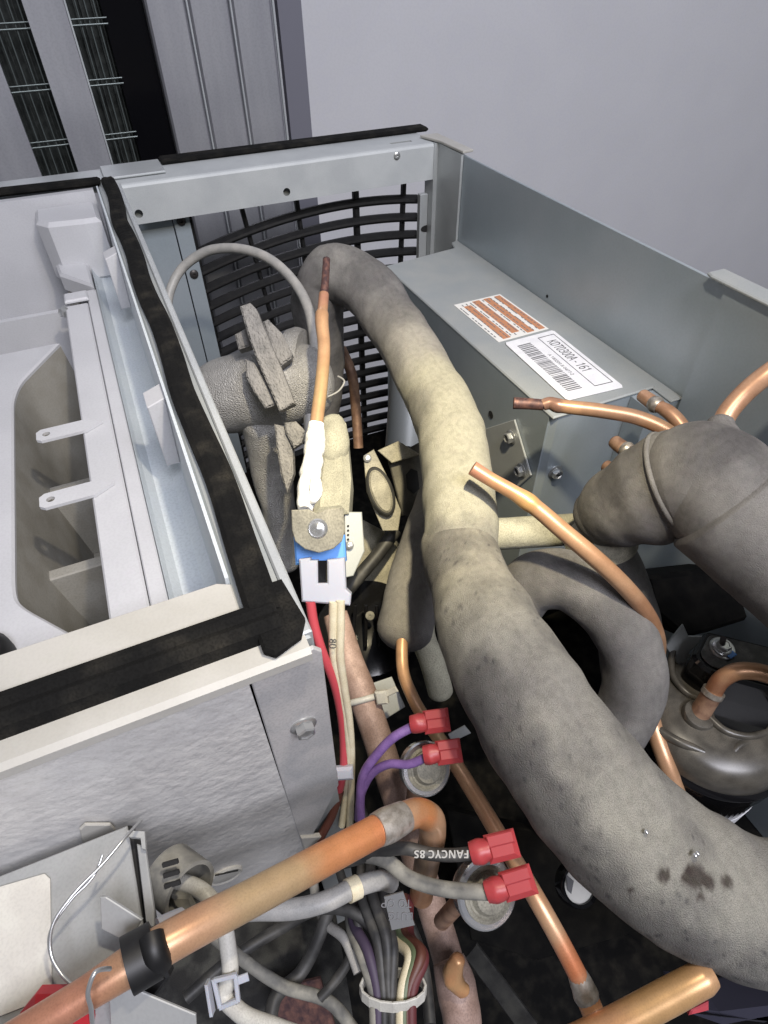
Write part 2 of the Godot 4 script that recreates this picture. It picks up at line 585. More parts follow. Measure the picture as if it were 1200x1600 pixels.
func make_materials() -> void:
	M.wall = worn(Color(0.63, 0.63, 0.648), Color(0.655, 0.655, 0.67), 0.8, 0.6, 0.0, 0.1, 0.9, 0.99, 6.0)
	M.galv = worn(Color(0.35, 0.405, 0.445), Color(0.395, 0.445, 0.485), 1.6, 0.42, 0.35, 0.2, 0.8, 0.985, 12.0)
	M.galv_bright = worn(Color(0.46, 0.485, 0.495), Color(0.52, 0.545, 0.55), 3.0, 0.42, 0.35, 0.2, 0.8, 0.97, 25.0)
	M.galv_dusty = worn(Color(0.33, 0.355, 0.36), Color(0.375, 0.39, 0.38), 3.0, 0.5, 0.2, 0.2, 0.8, 0.975, 20.0)
	M.strip = worn(Color(0.44, 0.445, 0.475), Color(0.50, 0.505, 0.53), 1.5, 0.3, 0.5, 0.2, 0.8, 0.97, 10.0)
	M.strip.uv1_scale = Vector3(5, 0.5, 5)
	M.black_gap = flat(Color(0.004, 0.004, 0.005), 0.2)
	M.black_gap.metallic_specular = 0.25
	M.coil = worn(Color(0.012, 0.016, 0.014), Color(0.03, 0.036, 0.032), 14.0, 0.6)
	M.wire_guard = flat(Color(0.16, 0.185, 0.18), 0.35, 0.6)
	M.black_plastic = worn(Color(0.004, 0.004, 0.0045), Color(0.010, 0.010, 0.010), 16.0, 0.5, 0.0, 0.4, 0.8)
	M.gasket = worn(Color(0.006, 0.006, 0.006), Color(0.032, 0.029, 0.023), 5.0, 0.9, 0.0, 0.4, 0.9, 0.75, 26.0, 0.03)
	M.gasket.metallic_specular = 0.3
	M.white = worn(Color(0.50, 0.505, 0.525), Color(0.53, 0.535, 0.555), 2.5, 0.4, 0.0, 0.3, 0.7, 0.98, 16.0)
	M.channel = worn(Color(0.56, 0.61, 0.645), Color(0.60, 0.645, 0.67), 2.5, 0.42, 0.0, 0.3, 0.7, 0.95, 16.0)
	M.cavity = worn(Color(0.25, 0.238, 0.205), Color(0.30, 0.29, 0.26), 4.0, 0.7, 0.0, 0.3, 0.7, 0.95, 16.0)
	M.beige = worn(Color(0.425, 0.415, 0.38), Color(0.46, 0.45, 0.415), 4.0, 0.5, 0.0, 0.3, 0.7, 0.985, 22.0)
	M.post = worn(Color(0.42, 0.42, 0.42), Color(0.50, 0.49, 0.48), 6.0, 0.5, 0.1, 0.3, 0.7, 0.94, 22.0)
	M.foil = worn(Color(0.545, 0.537, 0.525), Color(0.60, 0.592, 0.575), 6.0, 0.3, 0.05, 0.3, 0.7, 0.97, 22.0, 0.03)
	M.foil.heightmap_texture = noise_tex(0.04, Color.BLACK, Color.WHITE, 0.15, 0.85, 5, FastNoiseLite.TYPE_PERLIN)
	M.foil.metallic_specular = 0.7
	M.foil.uv1_scale = Vector3(8, 8, 8)
	M.foam = worn(Color(0.84, 0.84, 0.84), Color.WHITE, 26.0, 0.93, 0.0, 0.25, 0.6, 0.80, 70.0, 0.035)
	M.foam.heightmap_texture = noise_tex(0.10, Color.BLACK, Color.WHITE, 0.2, 0.8, 3)
	M.foam.vertex_color_use_as_albedo = true
	M.foam.metallic_specular = 0.3
	M.foam_grey = worn(Color(0.20, 0.195, 0.20), Color(0.28, 0.27, 0.255), 3.2, 0.92, 0.0, 0.28, 0.72, 0.90, 55.0, 0.02)
	M.foam_dust = worn(Color(0.30, 0.29, 0.23), Color(0.42, 0.41, 0.32), 8.0, 0.95, 0.0, 0.3, 0.7, 0.8, 30.0, 0.02)
	M.tar = worn(Color(0.28, 0.275, 0.27), Color(0.35, 0.345, 0.335), 12.0, 0.3, 0.0, 0.3, 0.7, 0.88, 60.0, 0.11)
	M.tar.heightmap_texture = noise_tex(0.11, Color.BLACK, Color.WHITE, 0.2, 0.8, 2)
	M.tape = worn(Color(0.20, 0.195, 0.19), Color(0.29, 0.28, 0.27), 12.0, 0.85, 0.0, 0.3, 0.7, 0.8, 60.0, 0.13)
	M.copper = worn(Color(0.44, 0.24, 0.14), Color(0.58, 0.345, 0.215), 8.0, 0.38, 0.4, 0.3, 0.7, 0.95, 24.0)
	M.copper_dull = worn(Color(0.22, 0.125, 0.085), Color(0.40, 0.25, 0.165), 12.0, 0.48, 0.35, 0.3, 0.7, 0.93, 30.0)
	M.copper_pale = worn(Color(0.50, 0.285, 0.155), Color(0.59, 0.36, 0.205), 8.0, 0.4, 0.35, 0.3, 0.7, 0.95, 24.0)
	M.copper_film = worn(Color(0.9, 0.9, 0.9), Color.WHITE, 20.0, 0.36, 0.4, 0.3, 0.7, 0.93, 40.0)
	M.copper_film.vertex_color_use_as_albedo = true
	M.copper_hot = worn(Color(0.52, 0.23, 0.11), Color(0.60, 0.36, 0.17), 5.0, 0.38, 0.35, 0.3, 0.7, 0.96, 24.0)
	M.copper_pink = worn(Color(0.27, 0.18, 0.145), Color(0.42, 0.30, 0.255), 12.0, 0.62, 0.15, 0.3, 0.7, 0.85, 30.0)
	M.burnt = worn(Color(0.06, 0.035, 0.04), Color(0.20, 0.10, 0.08), 30.0, 0.55, 0.4)
	M.solder = worn(Color(0.30, 0.27, 0.23), Color(0.52, 0.48, 0.43), 30.0, 0.4, 0.6)
	M.zinc = flat(Color(0.55, 0.56, 0.56), 0.3, 0.8)
	M.chrome = flat(Color(0.62, 0.63, 0.64), 0.2, 0.85)
	M.dark_screw = flat(Color(0.05, 0.045, 0.045), 0.4, 0.4)
	M.dark_hole = flat(Color(0.012, 0.012, 0.012), 0.8)
	M.red_plastic = flat(Color(0.36, 0.045, 0.05), 0.42)
	M.red_plastic.subsurf_scatter_enabled = true
	M.red_plastic.subsurf_scatter_strength = 0.1
	M.red_wire = flat(Color(0.46, 0.06, 0.075), 0.45)
	M.cream_wire = worn(Color(0.62, 0.55, 0.38), Color(0.70, 0.64, 0.47), 20.0, 0.45)
	M.purple_wire = worn(Color(0.155, 0.085, 0.25), Color(0.22, 0.125, 0.33), 20.0, 0.5)
	M.black_wire = worn(Color(0.02, 0.02, 0.02), Color(0.09, 0.087, 0.08), 9.0, 0.55, 0.0, 0.4, 0.85, 0.97)
	M.dusty_wire = worn(Color(0.08, 0.08, 0.078), Color(0.28, 0.27, 0.23), 9.0, 0.8, 0.0, 0.3, 0.7, 0.97)
	M.grey_wire = worn(Color(0.27, 0.27, 0.262), Color(0.37, 0.36, 0.34), 12.0, 0.5)
	M.brown_wire = flat(Color(0.09, 0.03, 0.02), 0.5)
	M.green_wire = flat(Color(0.10, 0.13, 0.07), 0.5)
	M.blue = flat(Color(0.11, 0.30, 0.72), 0.4)
	M.nylon = flat(Color(0.40, 0.41, 0.46), 0.4)
	M.nylon.subsurf_scatter_enabled = true
	M.nylon.subsurf_scatter_strength = 0.1
	M.tie = worn(Color(0.46, 0.45, 0.41), Color(0.55, 0.54, 0.49), 20.0, 0.45)
	M.white_wrap = worn(Color(0.74, 0.74, 0.72), Color(0.84, 0.84, 0.83), 20.0, 0.6, 0.0, 0.3, 0.7, 0.9, 40.0, 0.03)
	M.painted_black = worn(Color(0.018, 0.017, 0.016), Color(0.11, 0.105, 0.095), 7.0, 0.3, 0.0, 0.35, 0.75, 0.8, 30.0)
	M.dome = worn(Color(0.05, 0.046, 0.039), Color(0.105, 0.097, 0.082), 7.0, 0.32, 0.0, 0.3, 0.7, 0.85, 40.0)
	M.gloss_black = flat(Color(0.006, 0.006, 0.007), 0.12)
	M.gloss_black.metallic_specular = 0.4
	M.pan = worn(Color(0.005, 0.005, 0.005), Color(0.014, 0.013, 0.011), 8.0, 0.8, 0.0, 0.4, 0.8)
	M.pan.metallic_specular = 0.2
	M.grey_steel = worn(Color(0.33, 0.34, 0.34), Color(0.38, 0.385, 0.38), 5.0, 0.5, 0.2, 0.3, 0.7, 0.97, 24.0)
	M.paper = worn(Color(0.76, 0.76, 0.78), Color(0.82, 0.82, 0.83), 12.0, 0.55, 0.0, 0.3, 0.7, 0.97, 30.0)
	M.paper_dirty = worn(Color(0.55, 0.53, 0.48), Color(0.60, 0.585, 0.53), 7.0, 0.6, 0.0, 0.3, 0.7, 0.97, 24.0)
	M.ink = flat(Color(0.03, 0.03, 0.035), 0.7)
	M.ink_grey = flat(Color(0.16, 0.16, 0.17), 0.7)
	M.orange_print = flat(Color(0.50, 0.23, 0.12), 0.6)
	M.print_white = flat(Color(0.75, 0.74, 0.70), 0.7)
	M.dusty_steel = worn(Color(0.20, 0.19, 0.15), Color(0.36, 0.34, 0.27), 10.0, 0.7, 0.1, 0.3, 0.7, 0.8, 30.0)
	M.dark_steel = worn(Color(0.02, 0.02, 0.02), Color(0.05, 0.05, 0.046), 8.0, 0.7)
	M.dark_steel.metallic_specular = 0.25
	M.dark_strip = flat(Color(0.16, 0.16, 0.19), 0.6)
	M.print_worn = flat(Color(0.42, 0.41, 0.38), 0.8)
	M.dark_red_wire = flat(Color(0.09, 0.018, 0.02), 0.6)
	M.dark_purple_wire = flat(Color(0.05, 0.035, 0.065), 0.6)
	M.copper_dirty = worn(Color(0.8, 0.8, 0.8), Color.WHITE, 16.0, 0.62, 0.12, 0.3, 0.7, 0.9, 40.0)
	M.copper_dirty.vertex_color_use_as_albedo = true
	M.rail = worn(Color(0.44, 0.465, 0.475), Color(0.50, 0.525, 0.53), 3.0, 0.6, 0.15, 0.2, 0.8, 0.97, 25.0)
	M.grimy_steel = worn(Color(0.07, 0.066, 0.053), Color(0.14, 0.132, 0.105), 10.0, 0.7, 0.1, 0.3, 0.7, 0.85, 30.0)
	M.navy = flat(Color(0.03, 0.03, 0.05), 0.8)

# ------------------------------------------------------------------ behind the machine
func build_background() -> void:
	single("wall", box(Vector3(-2.2, -1.6, -1.35), Vector3(4.2, 2.6, -1.45)), M.wall, "smooth pale grey wall behind the opened machine", "wall", "", "structure")
	single("floor", box(Vector3(-2.2, -1.62, -1.35), Vector3(4.2, -1.60, 1.5)), M.post, "bare grey floor far below the machine", "floor", "", "structure")
	var z := -1.02
	single("wall_strip", box(Vector3(0.301, -1.2, z - 0.015), Vector3(0.335, 0.7, z - 0.03), 0.001), M.dark_strip, "narrow dark grey strip standing between the metal panels and the smooth wall", "dark_strip", "", "structure")  # plain dark grey strip set beside the last upright
	# three upright sheet metal covers, their edges folded back
	var xs := [[0.1255, 0.176, "first bare metal upright, beside the black gap"], [0.1795, 0.232, "middle bare metal upright between its two neighbours"], [0.2355, 0.289, "last bare metal upright, beside the smooth grey wall"]]
	for i in 3:
		var a: float = xs[i][0]
		var b: float = xs[i][1]
		var t := thing("metal_upright", xs[i][2], "metal panel", Vector3(a, -0.6, z), "bare metal uprights behind the machine")
		part("face", prism([Vector3(a, -0.6, z - 0.005), Vector3(a + 0.0025, -0.6, z), Vector3(b - 0.004, -0.6, z), Vector3(b, -0.6, z - 0.005), Vector3(b, -0.6, z - 0.045), Vector3(a, -0.6, z - 0.045)], Vector3(0, 1.2, 0)), M.strip, t)
		part("folded_edge", box(Vector3(b - 0.0005, -0.6, z + 0.004), Vector3(b + 0.0016, 0.6, z - 0.002), 0.0006), M.galv_bright, t)
	single("black_post", box(Vector3(0.074, -0.6, z - 0.02), Vector3(0.1245, 0.6, z - 0.05), 0.002), M.black_gap, "glossy black post between the wire guard and the metal uprights", "post")
	# coil behind a wire guard
	var g := thing("wire_guard", "galvanized wire guard over a dark finned coil behind the machine", "wire guard", Vector3(-0.1, -0.6, z))
	part("coil_block", box(Vector3(-0.35, -0.6, z - 0.05), Vector3(0.08, 0.6, z - 0.055)), M.coil, g)
	for i in 60:
		var x := -0.335 + i * 0.007
		part("fin", box(Vector3(x, -0.15, z - 0.037), Vector3(x + 0.0014, 0.45, z - 0.0505)), M.coil, g)
	part("bar_plate", box(Vector3(-0.014, -0.6, z + 0.005), Vector3(0.031, 0.6, z - 0.005), 0.0018), M.strip, g)
	part("bar_plate", box(Vector3(-0.115, -0.6, z + 0.005), Vector3(-0.061, 0.6, z - 0.005), 0.0018), M.strip, g)
	part("bar_edge", box(Vector3(0.0315, -0.6, z + 0.007), Vector3(0.0335, 0.6, z - 0.006), 0.0006), M.galv_bright, g)
	for i in 20:
		var x := -0.1365 + i * 0.01066
		part("upright_wire", tube([Vector3(x, -0.35, z - 0.015), Vector3(x, 0.52, z - 0.015)], 0.0009, 6, 1), M.wire_guard, g)
	for i in 8:
		var y := -0.072 + i * 0.062
		part("cross_wire", tube([Vector3(-0.23, y, z - 0.0132), Vector3(0.0765, y, z - 0.0132)], 0.0012, 6, 1), M.wire_guard, g)
		part("cross_wire", tube([Vector3(-0.23, y + 0.006, z - 0.0132), Vector3(0.0765, y + 0.006, z - 0.0132)], 0.0010, 6, 1), M.wire_guard, g)

# ------------------------------------------------------------------ the cabinet itself
func build_cabinet() -> void:
	var c := thing("machine_cabinet", "galvanized heat pump cabinet with its top cover off", "cabinet", Vector3(0.2, -0.45, -0.4))
	part("base_pan", box(Vector3(-0.02, -0.455, -0.80), Vector3(0.44, -0.45, 0.12)), M.pan, c)
	# back rail: its top sheet runs to the rear, the face folds down in front
	var rail := CSGCombiner3D.new()
	rail.name = "back_rail"
	c.add_child(rail)
	rail.position = -c.position
	var prof := PackedVector2Array()
	for q in [[-0.846, 0.0], [-0.776, 0.0], [-0.7748, -0.0004], [-0.7735, -0.0011], [-0.7726, -0.0022], [-0.772, -0.0036], [-0.772, -0.042], [-0.7735, -0.042], [-0.7735, -0.006], [-0.776, -0.003], [-0.846, -0.003]]:
		prof.append(Vector2(q[0], q[1]))
	var ex := CSGPolygon3D.new()
	ex.polygon = prof
	ex.depth = 0.392
	rail.add_child(ex)
	ex.transform = Transform3D(Basis(Vector3(0, 0, 1), Vector3(0, 1, 0), Vector3(-1, 0, 0)), Vector3(0.022, 0, 0))
	ex.material = M.rail
	for q in [Vector3(0.0371, -0.0309, -0.7720), Vector3(0.2115, -0.0311, -0.7720)]:
		var cut := CSGCylinder3D.new()
		cut.operation = CSGShape3D.OPERATION_SUBTRACTION
		cut.radius = 0.0045
		cut.height = 0.02
		cut.sides = 20
		rail.add_child(cut)
		cut.position = q
		cut.rotation.x = PI / 2
		cut.material = M.galv_dusty
	var sl := CSGBox3D.new()
	sl.operation = CSGShape3D.OPERATION_SUBTRACTION
	sl.size = Vector3(0.03, 0.02, 0.006)
	rail.add_child(sl)
	sl.position = Vector3(0.375, 0, -0.795)
	sl.material = M.galv_dusty
	part("added_rail_back", box(Vector3(0.03, -0.040, -0.782), Vector3(0.41, -0.0032, -0.786)), M.galv_dusty, c)  # unseen flange added behind the rail to keep its holes dark
	pan_screw(c, Vector3(0.3587, -0.0082, -0.7720), Vector3(0, 0, 1), 0.0045, M.zinc)
	# sheet at the side of the grille with the strip that the grille is screwed to
	part("rear_sheet", box(Vector3(0.027, -0.45, -0.794), Vector3(0.0725, -0.043, -0.7915)), M.galv, c)
	part("grille_strip", box(Vector3(0.074, -0.45, -0.7955), Vector3(0.0925, -0.0425, -0.789), 0.001), M.galv, c)
	pan_screw(c, Vector3(0.0828, -0.0503, -0.7890), Vector3(0, 0, 1), 0.0055, M.dark_screw)
	pan_screw(c, Vector3(0.0831, -0.1144, -0.7890), Vector3(0, 0, 1), 0.0055, M.dark_screw)
	part("grille_strip", box(Vector3(0.399, -0.45, -0.791), Vector3(0.4105, -0.062, -0.783), 0.001), M.galv_bright, c)
	hole(c, Vector3(0.4097, -0.1071, -0.7828), Vector3(0, 0, 1), 0.0042, 1.9)
	part("corner_post", prism([Vector3(0.411, 0, -0.7945), Vector3(0.4135, 0, -0.7945), Vector3(0.4135, 0, -0.772), Vector3(0.4195, 0, -0.772), Vector3(0.4195, 0, -0.711), Vector3(0.4165, 0, -0.711), Vector3(0.4165, 0, -0.7705), Vector3(0.411, 0, -0.7705)], Vector3(0, -0.45, 0)), M.galv_bright, c)
	part("corner_cap", prism([Vector3(0.405, 0.001, -0.80), Vector3(0.43, 0.001, -0.80), Vector3(0.432, 0.001, -0.71), Vector3(0.4165, 0.001, -0.708), Vector3(0.415, 0.001, -0.765)], Vector3(0, 0.003, 0), 0.0006), M.beige, c)
	# side wall, made of two sheets
	part("side_wall", box(Vector3(0.42, -0.45, -0.80), Vector3(0.4225, -0.001, -0.3025), 0.0008), M.galv, c)
	part("front_side_wall", box(Vector3(0.4155, -0.45, -0.3012), Vector3(0.4225, 0.002, 0.14), 0.0012), M.galv, c)
	part("side_cap", prism([Vector3(0.4115, 0.003, -0.318), Vector3(0.409, 0.003, -0.312), Vector3(0.409, 0.003, 0.12), Vector3(0.428, 0.003, 0.12), Vector3(0.428, 0.003, -0.318)], Vector3(0, 0.003, 0), 0.001), M.galv_dusty, c)
	hole(c, Vector3(0.4198, -0.0949, -0.5101), Vector3(-1, 0, 0), 0.0016)
	# the partition between the two sections
	part("partition", box(Vector3(0.0035, -0.45, -0.782), Vector3(0.0262, -0.0008, -0.136), 0.0012), M.galv_dusty, c)
	part("partition_lip", box(Vector3(0.0225, -0.02, -0.775), Vector3(0.0272, 0.0012, -0.137), 0.0008), M.galv_bright, c)
	# front face: lip, foil-faced insulation and the corner post with its screw
	var lip := [Vector3(0.024, 0.0, -0.1555), Vector3(0.024, 0.0, -0.131), Vector3(0.024, -0.0015, -0.1285), Vector3(0.024, -0.006, -0.1285), Vector3(0.024, -0.006, -0.1555)]
	part("front_lip", prism(lip, Vector3(-0.324, 0, 0)), M.beige, c)
	part("front_plate", prism([Vector3(-0.3, -0.0005, -0.156), Vector3(-0.3, -0.0005, -0.178), Vector3(-0.002, -0.0005, -0.178), Vector3(0.0035, -0.0005, -0.175), Vector3(0.0035, -0.0005, -0.156)], Vector3(0, -0.006, 0), 0.0006), M.beige, c)
	part("corner_bracket", prism([Vector3(-0.0008, -0.0065, -0.1330), Vector3(0.0255, -0.002, -0.1330), Vector3(0.0285, -0.006, -0.1330), Vector3(0.0263, -0.1393, -0.1330), Vector3(0.0004, -0.2082, -0.1330), Vector3(-0.0024, -0.2043, -0.1330)], Vector3(0, 0, 0.0022), 0.0005), M.post, c)
	part("bracket_tab", prism([Vector3(-0.0013, -0.1842, -0.1320), Vector3(0.0104, -0.1972, -0.1320), Vector3(0.0098, -0.2270, -0.1320), Vector3(-0.0021, -0.2363, -0.1320)], Vector3(0.0, 0, 0.003), 0.0005), M.beige, c)
	screw(c, Vector3(0.0149, -0.0576, -0.1308), Vector3(0, 0, 1), 0.0046, M.zinc)
	part("lower_sheet", box(Vector3(-0.3, -0.45, -0.1362), Vector3(0.0, -0.2325, -0.1325), 0.0006), M.dark_steel, c)  # dark colour stands for the shade where the foil board fades out
	part("foil_board", box(Vector3(-0.3, -0.232, -0.1365), Vector3(-0.0018, -0.0062, -0.1312), 0.0008), M.foil, c)

	# black foam seals
	var s1 := start()
	var top: Array = []
	for i in 15:
		var z := lerpf(-0.785, -0.150, i / 14.0)
		top.append(Vector3(0.0135 + 0.0012 * sin(i * 1.7) + (0.002 if i < 3 else 0.0), 0.0, z))
	add_sweep(s1, spline(top, [1.0], 6)[0], [Vector2(-0.0072, 0.0), Vector2(-0.0068, 0.0045), Vector2(-0.0045, 0.0066), Vector2(-0.001, 0.0062), Vector2(0.002, 0.0068), Vector2(0.0052, 0.0062), Vector2(0.0072, 0.004), Vector2(0.0074, 0.0)], Vector3.UP)
	single("foam_seal", s1.commit(), M.gasket, "long dusty black foam seal along the top of the partition", "foam seal", "black foam seals")
	var s2 := start()
	add_prism(s2, [Vector3(0.017, 0.0, -0.1575), Vector3(0.017, 0.005, -0.156), Vector3(0.017, 0.0072, -0.1515), Vector3(0.017, 0.0058, -0.1485), Vector3(0.017, 0.0072, -0.1455), Vector3(0.017, 0.005, -0.141), Vector3(0.017, 0.0, -0.1395)], Vector3(-0.32, 0, 0))
	single("foam_seal", s2.commit(), M.gasket, "ribbed black foam seal across the front lip above the foil board", "foam seal", "black foam seals")
	single("foam_seal", prism([Vector3(0.006, 0.0, -0.165), Vector3(0.0235, 0.0, -0.165), Vector3(0.0262, 0.0, -0.142), Vector3(0.022, 0.0, -0.1345), Vector3(0.0105, 0.0, -0.1305), Vector3(0.0068, 0.0, -0.134)], Vector3(0, 0.0048, 0), 0.0012), M.gasket, "short black foam seal piece turned round the front corner", "foam seal", "black foam seals")
	single("foam_seal", box(Vector3(0.08, 0.0004, -0.848), Vector3(0.43, 0.006, -0.826), 0.002), M.gasket, "straight black foam seal along the back rail under the grey wall", "foam seal", "black foam seals")
	single("foam_seal", bar(Vector3(-0.3, 0.002, -0.812), Vector3(0.008, 0.002, -0.790), 0.014, 0.007, Vector3.UP, 0.0025), M.gasket, "black foam seal on the rear rim of the white liner", "foam seal", "black foam seals")
	var rim := start()
	add_box(rim, Vector3(-0.35, -0.012, -0.845), Vector3(0.018, 0.0005, -0.80), 0.001)
	part("rear_rim", rim.commit(), M.galv_bright, c)
	part("rear_rim_step", box(Vector3(0.012, 0.0008, -0.845), Vector3(0.079, 0.0035, -0.792), 0.001), M.galv_bright, c)

	# black fan grille with curved bars
	var gr := thing("fan_grille", "black moulded fan grille with curved bars in the back of the cabinet", "fan grille", Vector3(0.25, -0.45, -0.80))
	var cx := 0.30
	var cy := -0.62
	for i in 19:
		var R := 0.555 - i * 0.0235
		var st := start()
		var pts: Array = []
		for k in 25:
			var x := lerpf(0.09, 0.404, k / 24.0)
			var dx := x - cx
			var flatten := 1.7
			pts.append(Vector3(x, cy + R - dx * dx / (2.0 * 0.42 * flatten), -0.801))
		add_sweep(st, pts, [Vector2(-0.006, -0.0032), Vector2(-0.0055, 0.0022), Vector2(-0.003, 0.0032), Vector2(0.004, 0.0032), Vector2(0.006, 0.001), Vector2(0.0055, -0.0032)], Vector3(0, 0.86, 0.5))
		part("bar", st.commit(), M.black_plastic, gr)
	for q in [[0.160, 0.205, 0.0052], [0.232, 0.25, 0.0052], [0.314, 0.313, 0.0075], [0.385, 0.37, 0.0052]]:
		part("spoke", bar(Vector3(q[0], -0.046, -0.806), Vector3(q[1], -0.46, -0.806), q[2], 0.009, Vector3(0, 0, 1), 0.001), M.black_plastic, gr)
	part("frame_edge", box(Vector3(0.0928, -0.45, -0.812), Vector3(0.0965, -0.044, -0.797), 0.001), M.black_plastic, gr)

# ------------------------------------------------------------------ white air side
func build_air_side() -> void:
	var t := thing("white_liner", "white liner of the air section with a channel along the partition", "liner", Vector3(-0.03, -0.1, -0.4))
	var prof := [Vector2(0.0034, 0.0015), Vector2(0.0018, 0.0015), Vector2(-0.0025, -0.070), Vector2(-0.010, -0.074), Vector2(-0.022, -0.073), Vector2(-0.0265, -0.066), Vector2(-0.0285, -0.060), Vector2(-0.0292, -0.0635), Vector2(-0.024, -0.077), Vector2(-0.008, -0.079), Vector2(0.0034, -0.078)]
	var poly: Array = []
	for q in prof: poly.append(Vector3(q.x, q.y, -0.775))
	part("channel", prism(poly, Vector3(0, 0, 0.598)), M.channel, t)
	part("ledge_strip", box(Vector3(-0.0385, -0.066, -0.66), Vector3(-0.0292, -0.0602, -0.178), 0.0008), M.white, t)
	part("ledge", box(Vector3(-0.060, -0.072, -0.632), Vector3(-0.0392, -0.0605, -0.178), 0.0012), M.white, t)
	part("ledge_wall", prism([Vector3(-0.060, -0.0725, -0.632), Vector3(-0.0565, -0.0725, -0.632), Vector3(-0.0565, -0.0725, -0.178), Vector3(-0.060, -0.0725, -0.178)], Vector3(0, -0.05, 0)), M.white, t)
	part("ledge_stop", box(Vector3(-0.059, -0.0605, -0.652), Vector3(-0.037, -0.056, -0.633), 0.0015), M.white, t)
	for q in [[-0.4155, 0.0], [-0.3405, 0.001]]:
		var tab := CSGCombiner3D.new()
		tab.name = "mounting_tab"
		t.add_child(tab, true)
		tab.position = -t.position
		var m := CSGMesh3D.new()
		m.mesh = prism([Vector3(-0.057, -0.0602, q[0] - 0.0072), Vector3(-0.087, -0.0602, q[0] - 0.0072), Vector3(-0.0902, -0.0602, q[0] - 0.0045), Vector3(-0.0902, -0.0602, q[0] + 0.0045), Vector3(-0.087, -0.0602, q[0] + 0.0072), Vector3(-0.057, -0.0602, q[0] + 0.0072), Vector3(-0.045, -0.0602, q[0])], Vector3(0, 0.0022, 0))
		m.material = M.white
		tab.add_child(m)
		var cut := CSGCylinder3D.new()
		cut.operation = CSGShape3D.OPERATION_SUBTRACTION
		cut.radius = 0.0026
		cut.height = 0.02
		cut.sides = 20
		cut.material = M.post
		tab.add_child(cut)
		cut.position = Vector3(-0.0835, -0.06, q[0])
	for z in [-0.352, -0.60]:
		part("gusset", prism([Vector3(0.0015, -0.002, z), Vector3(-0.0015, -0.052, z), Vector3(-0.010, -0.052, z + 0.004), Vector3(-0.010, -0.006, z + 0.004)], Vector3(0, 0, 0.018), 0.0006), M.white, t)
	# tall corner box at the rear, a sheet wall behind
	part("rear_wall", box(Vector3(-0.4, -0.20, -0.785), Vector3(-0.002, -0.002, -0.776)), M.white, t)
	part("corner_box", prism([Vector3(-0.0035, -0.012, -0.775), Vector3(-0.066, -0.012, -0.775), Vector3(-0.066, -0.012, -0.735), Vector3(-0.055, -0.012, -0.72), Vector3(-0.020, -0.012, -0.715), Vector3(-0.0035, -0.012, -0.715)], Vector3(0, -0.062, 0), 0.004), M.white, t)
	part("corner_foot", prism([Vector3(-0.0305, -0.074, -0.775), Vector3(-0.066, -0.074, -0.775), Vector3(-0.060, -0.074, -0.70), Vector3(-0.030, -0.074, -0.655)], Vector3(0, 0.02, 0), 0.003), M.white, t)
	screw(t, Vector3(-0.061, -0.064, -0.628), Vector3(-0.8, 0.3, 0.5).normalized(), 0.0045, M.zinc)

	# moulded pan with its cut-cornered opening over the dark hollow
	var p := thing("drain_pan", "white moulded drain pan with a cut-cornered opening", "drain pan", Vector3(-0.1, -0.2, -0.4))
	var yy := -0.085
	var open := rounded([Vector3(-0.0754, -0.0850, -0.6119), Vector3(-0.1112, -0.0850, -0.5499), Vector3(-0.1164, -0.0850, -0.5227), Vector3(-0.1159, -0.0850, -0.2971), Vector3(-0.1131, -0.0850, -0.2853), Vector3(-0.0860, -0.0850, -0.2508)], 0.012, false)
	var outline: Array = [Vector3(-0.46, yy, open[0].z)]
	outline.append_array(open)
	outline.append_array([Vector3(-0.056, yy, -0.19), Vector3(-0.46, yy, -0.19)])
	part("pan_top", prism(outline, Vector3(0, -0.006, 0), 0.0015), M.white, p)
	var sides_st := start()
	for i in open.size() - 1:
		var a: Vector3 = open[i] + Vector3(0, -0.004, 0)
		var b: Vector3 = open[i + 1] + Vector3(0, -0.004, 0)
		var inn := Vector3(0.02, -0.13, 0)
		var mid: Vector3 = (a + b) / 2.0
		inn = Vector3(0.016, -0.13, 0.03 * clampf((-0.36 - mid.z) / 0.2, -1.0, 1.0))
		var st := start()
		quad(st, a, b, b + inn, a + inn, Vector3(1, 0.3, 0))
		quad(st, a + Vector3(-0.002, 0, 0), b + Vector3(-0.002, 0, 0), b + inn + Vector3(-0.002, 0, 0), a + inn + Vector3(-0.002, 0, 0), Vector3(-1, 0, 0))
		sides_st.append_from(st.commit(), 0, Transform3D())
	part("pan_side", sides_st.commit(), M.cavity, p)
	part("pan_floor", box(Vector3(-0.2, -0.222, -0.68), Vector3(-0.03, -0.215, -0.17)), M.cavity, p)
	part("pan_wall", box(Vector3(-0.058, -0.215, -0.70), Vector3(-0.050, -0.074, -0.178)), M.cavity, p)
	part("pan_back", box(Vector3(-0.46, -0.215, -0.69), Vector3(-0.03, -0.086, -0.683)), M.white, p)
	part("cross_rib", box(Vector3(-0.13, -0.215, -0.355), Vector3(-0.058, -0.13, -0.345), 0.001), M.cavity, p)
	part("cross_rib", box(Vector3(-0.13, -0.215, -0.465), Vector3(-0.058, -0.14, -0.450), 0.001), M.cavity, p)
	single("motor_shaft_cap", lathe([Vector2(0.018, -0.01), Vector2(0.018, 0.006), Vector2(0.015, 0.012), Vector2(0, 0.013)], Vector3(-0.1322, -0.0840, -0.2486), Vector3(0, 1, 0.1), 28), M.black_plastic, "dark round cap at the edge of the white drain pan", "knob")

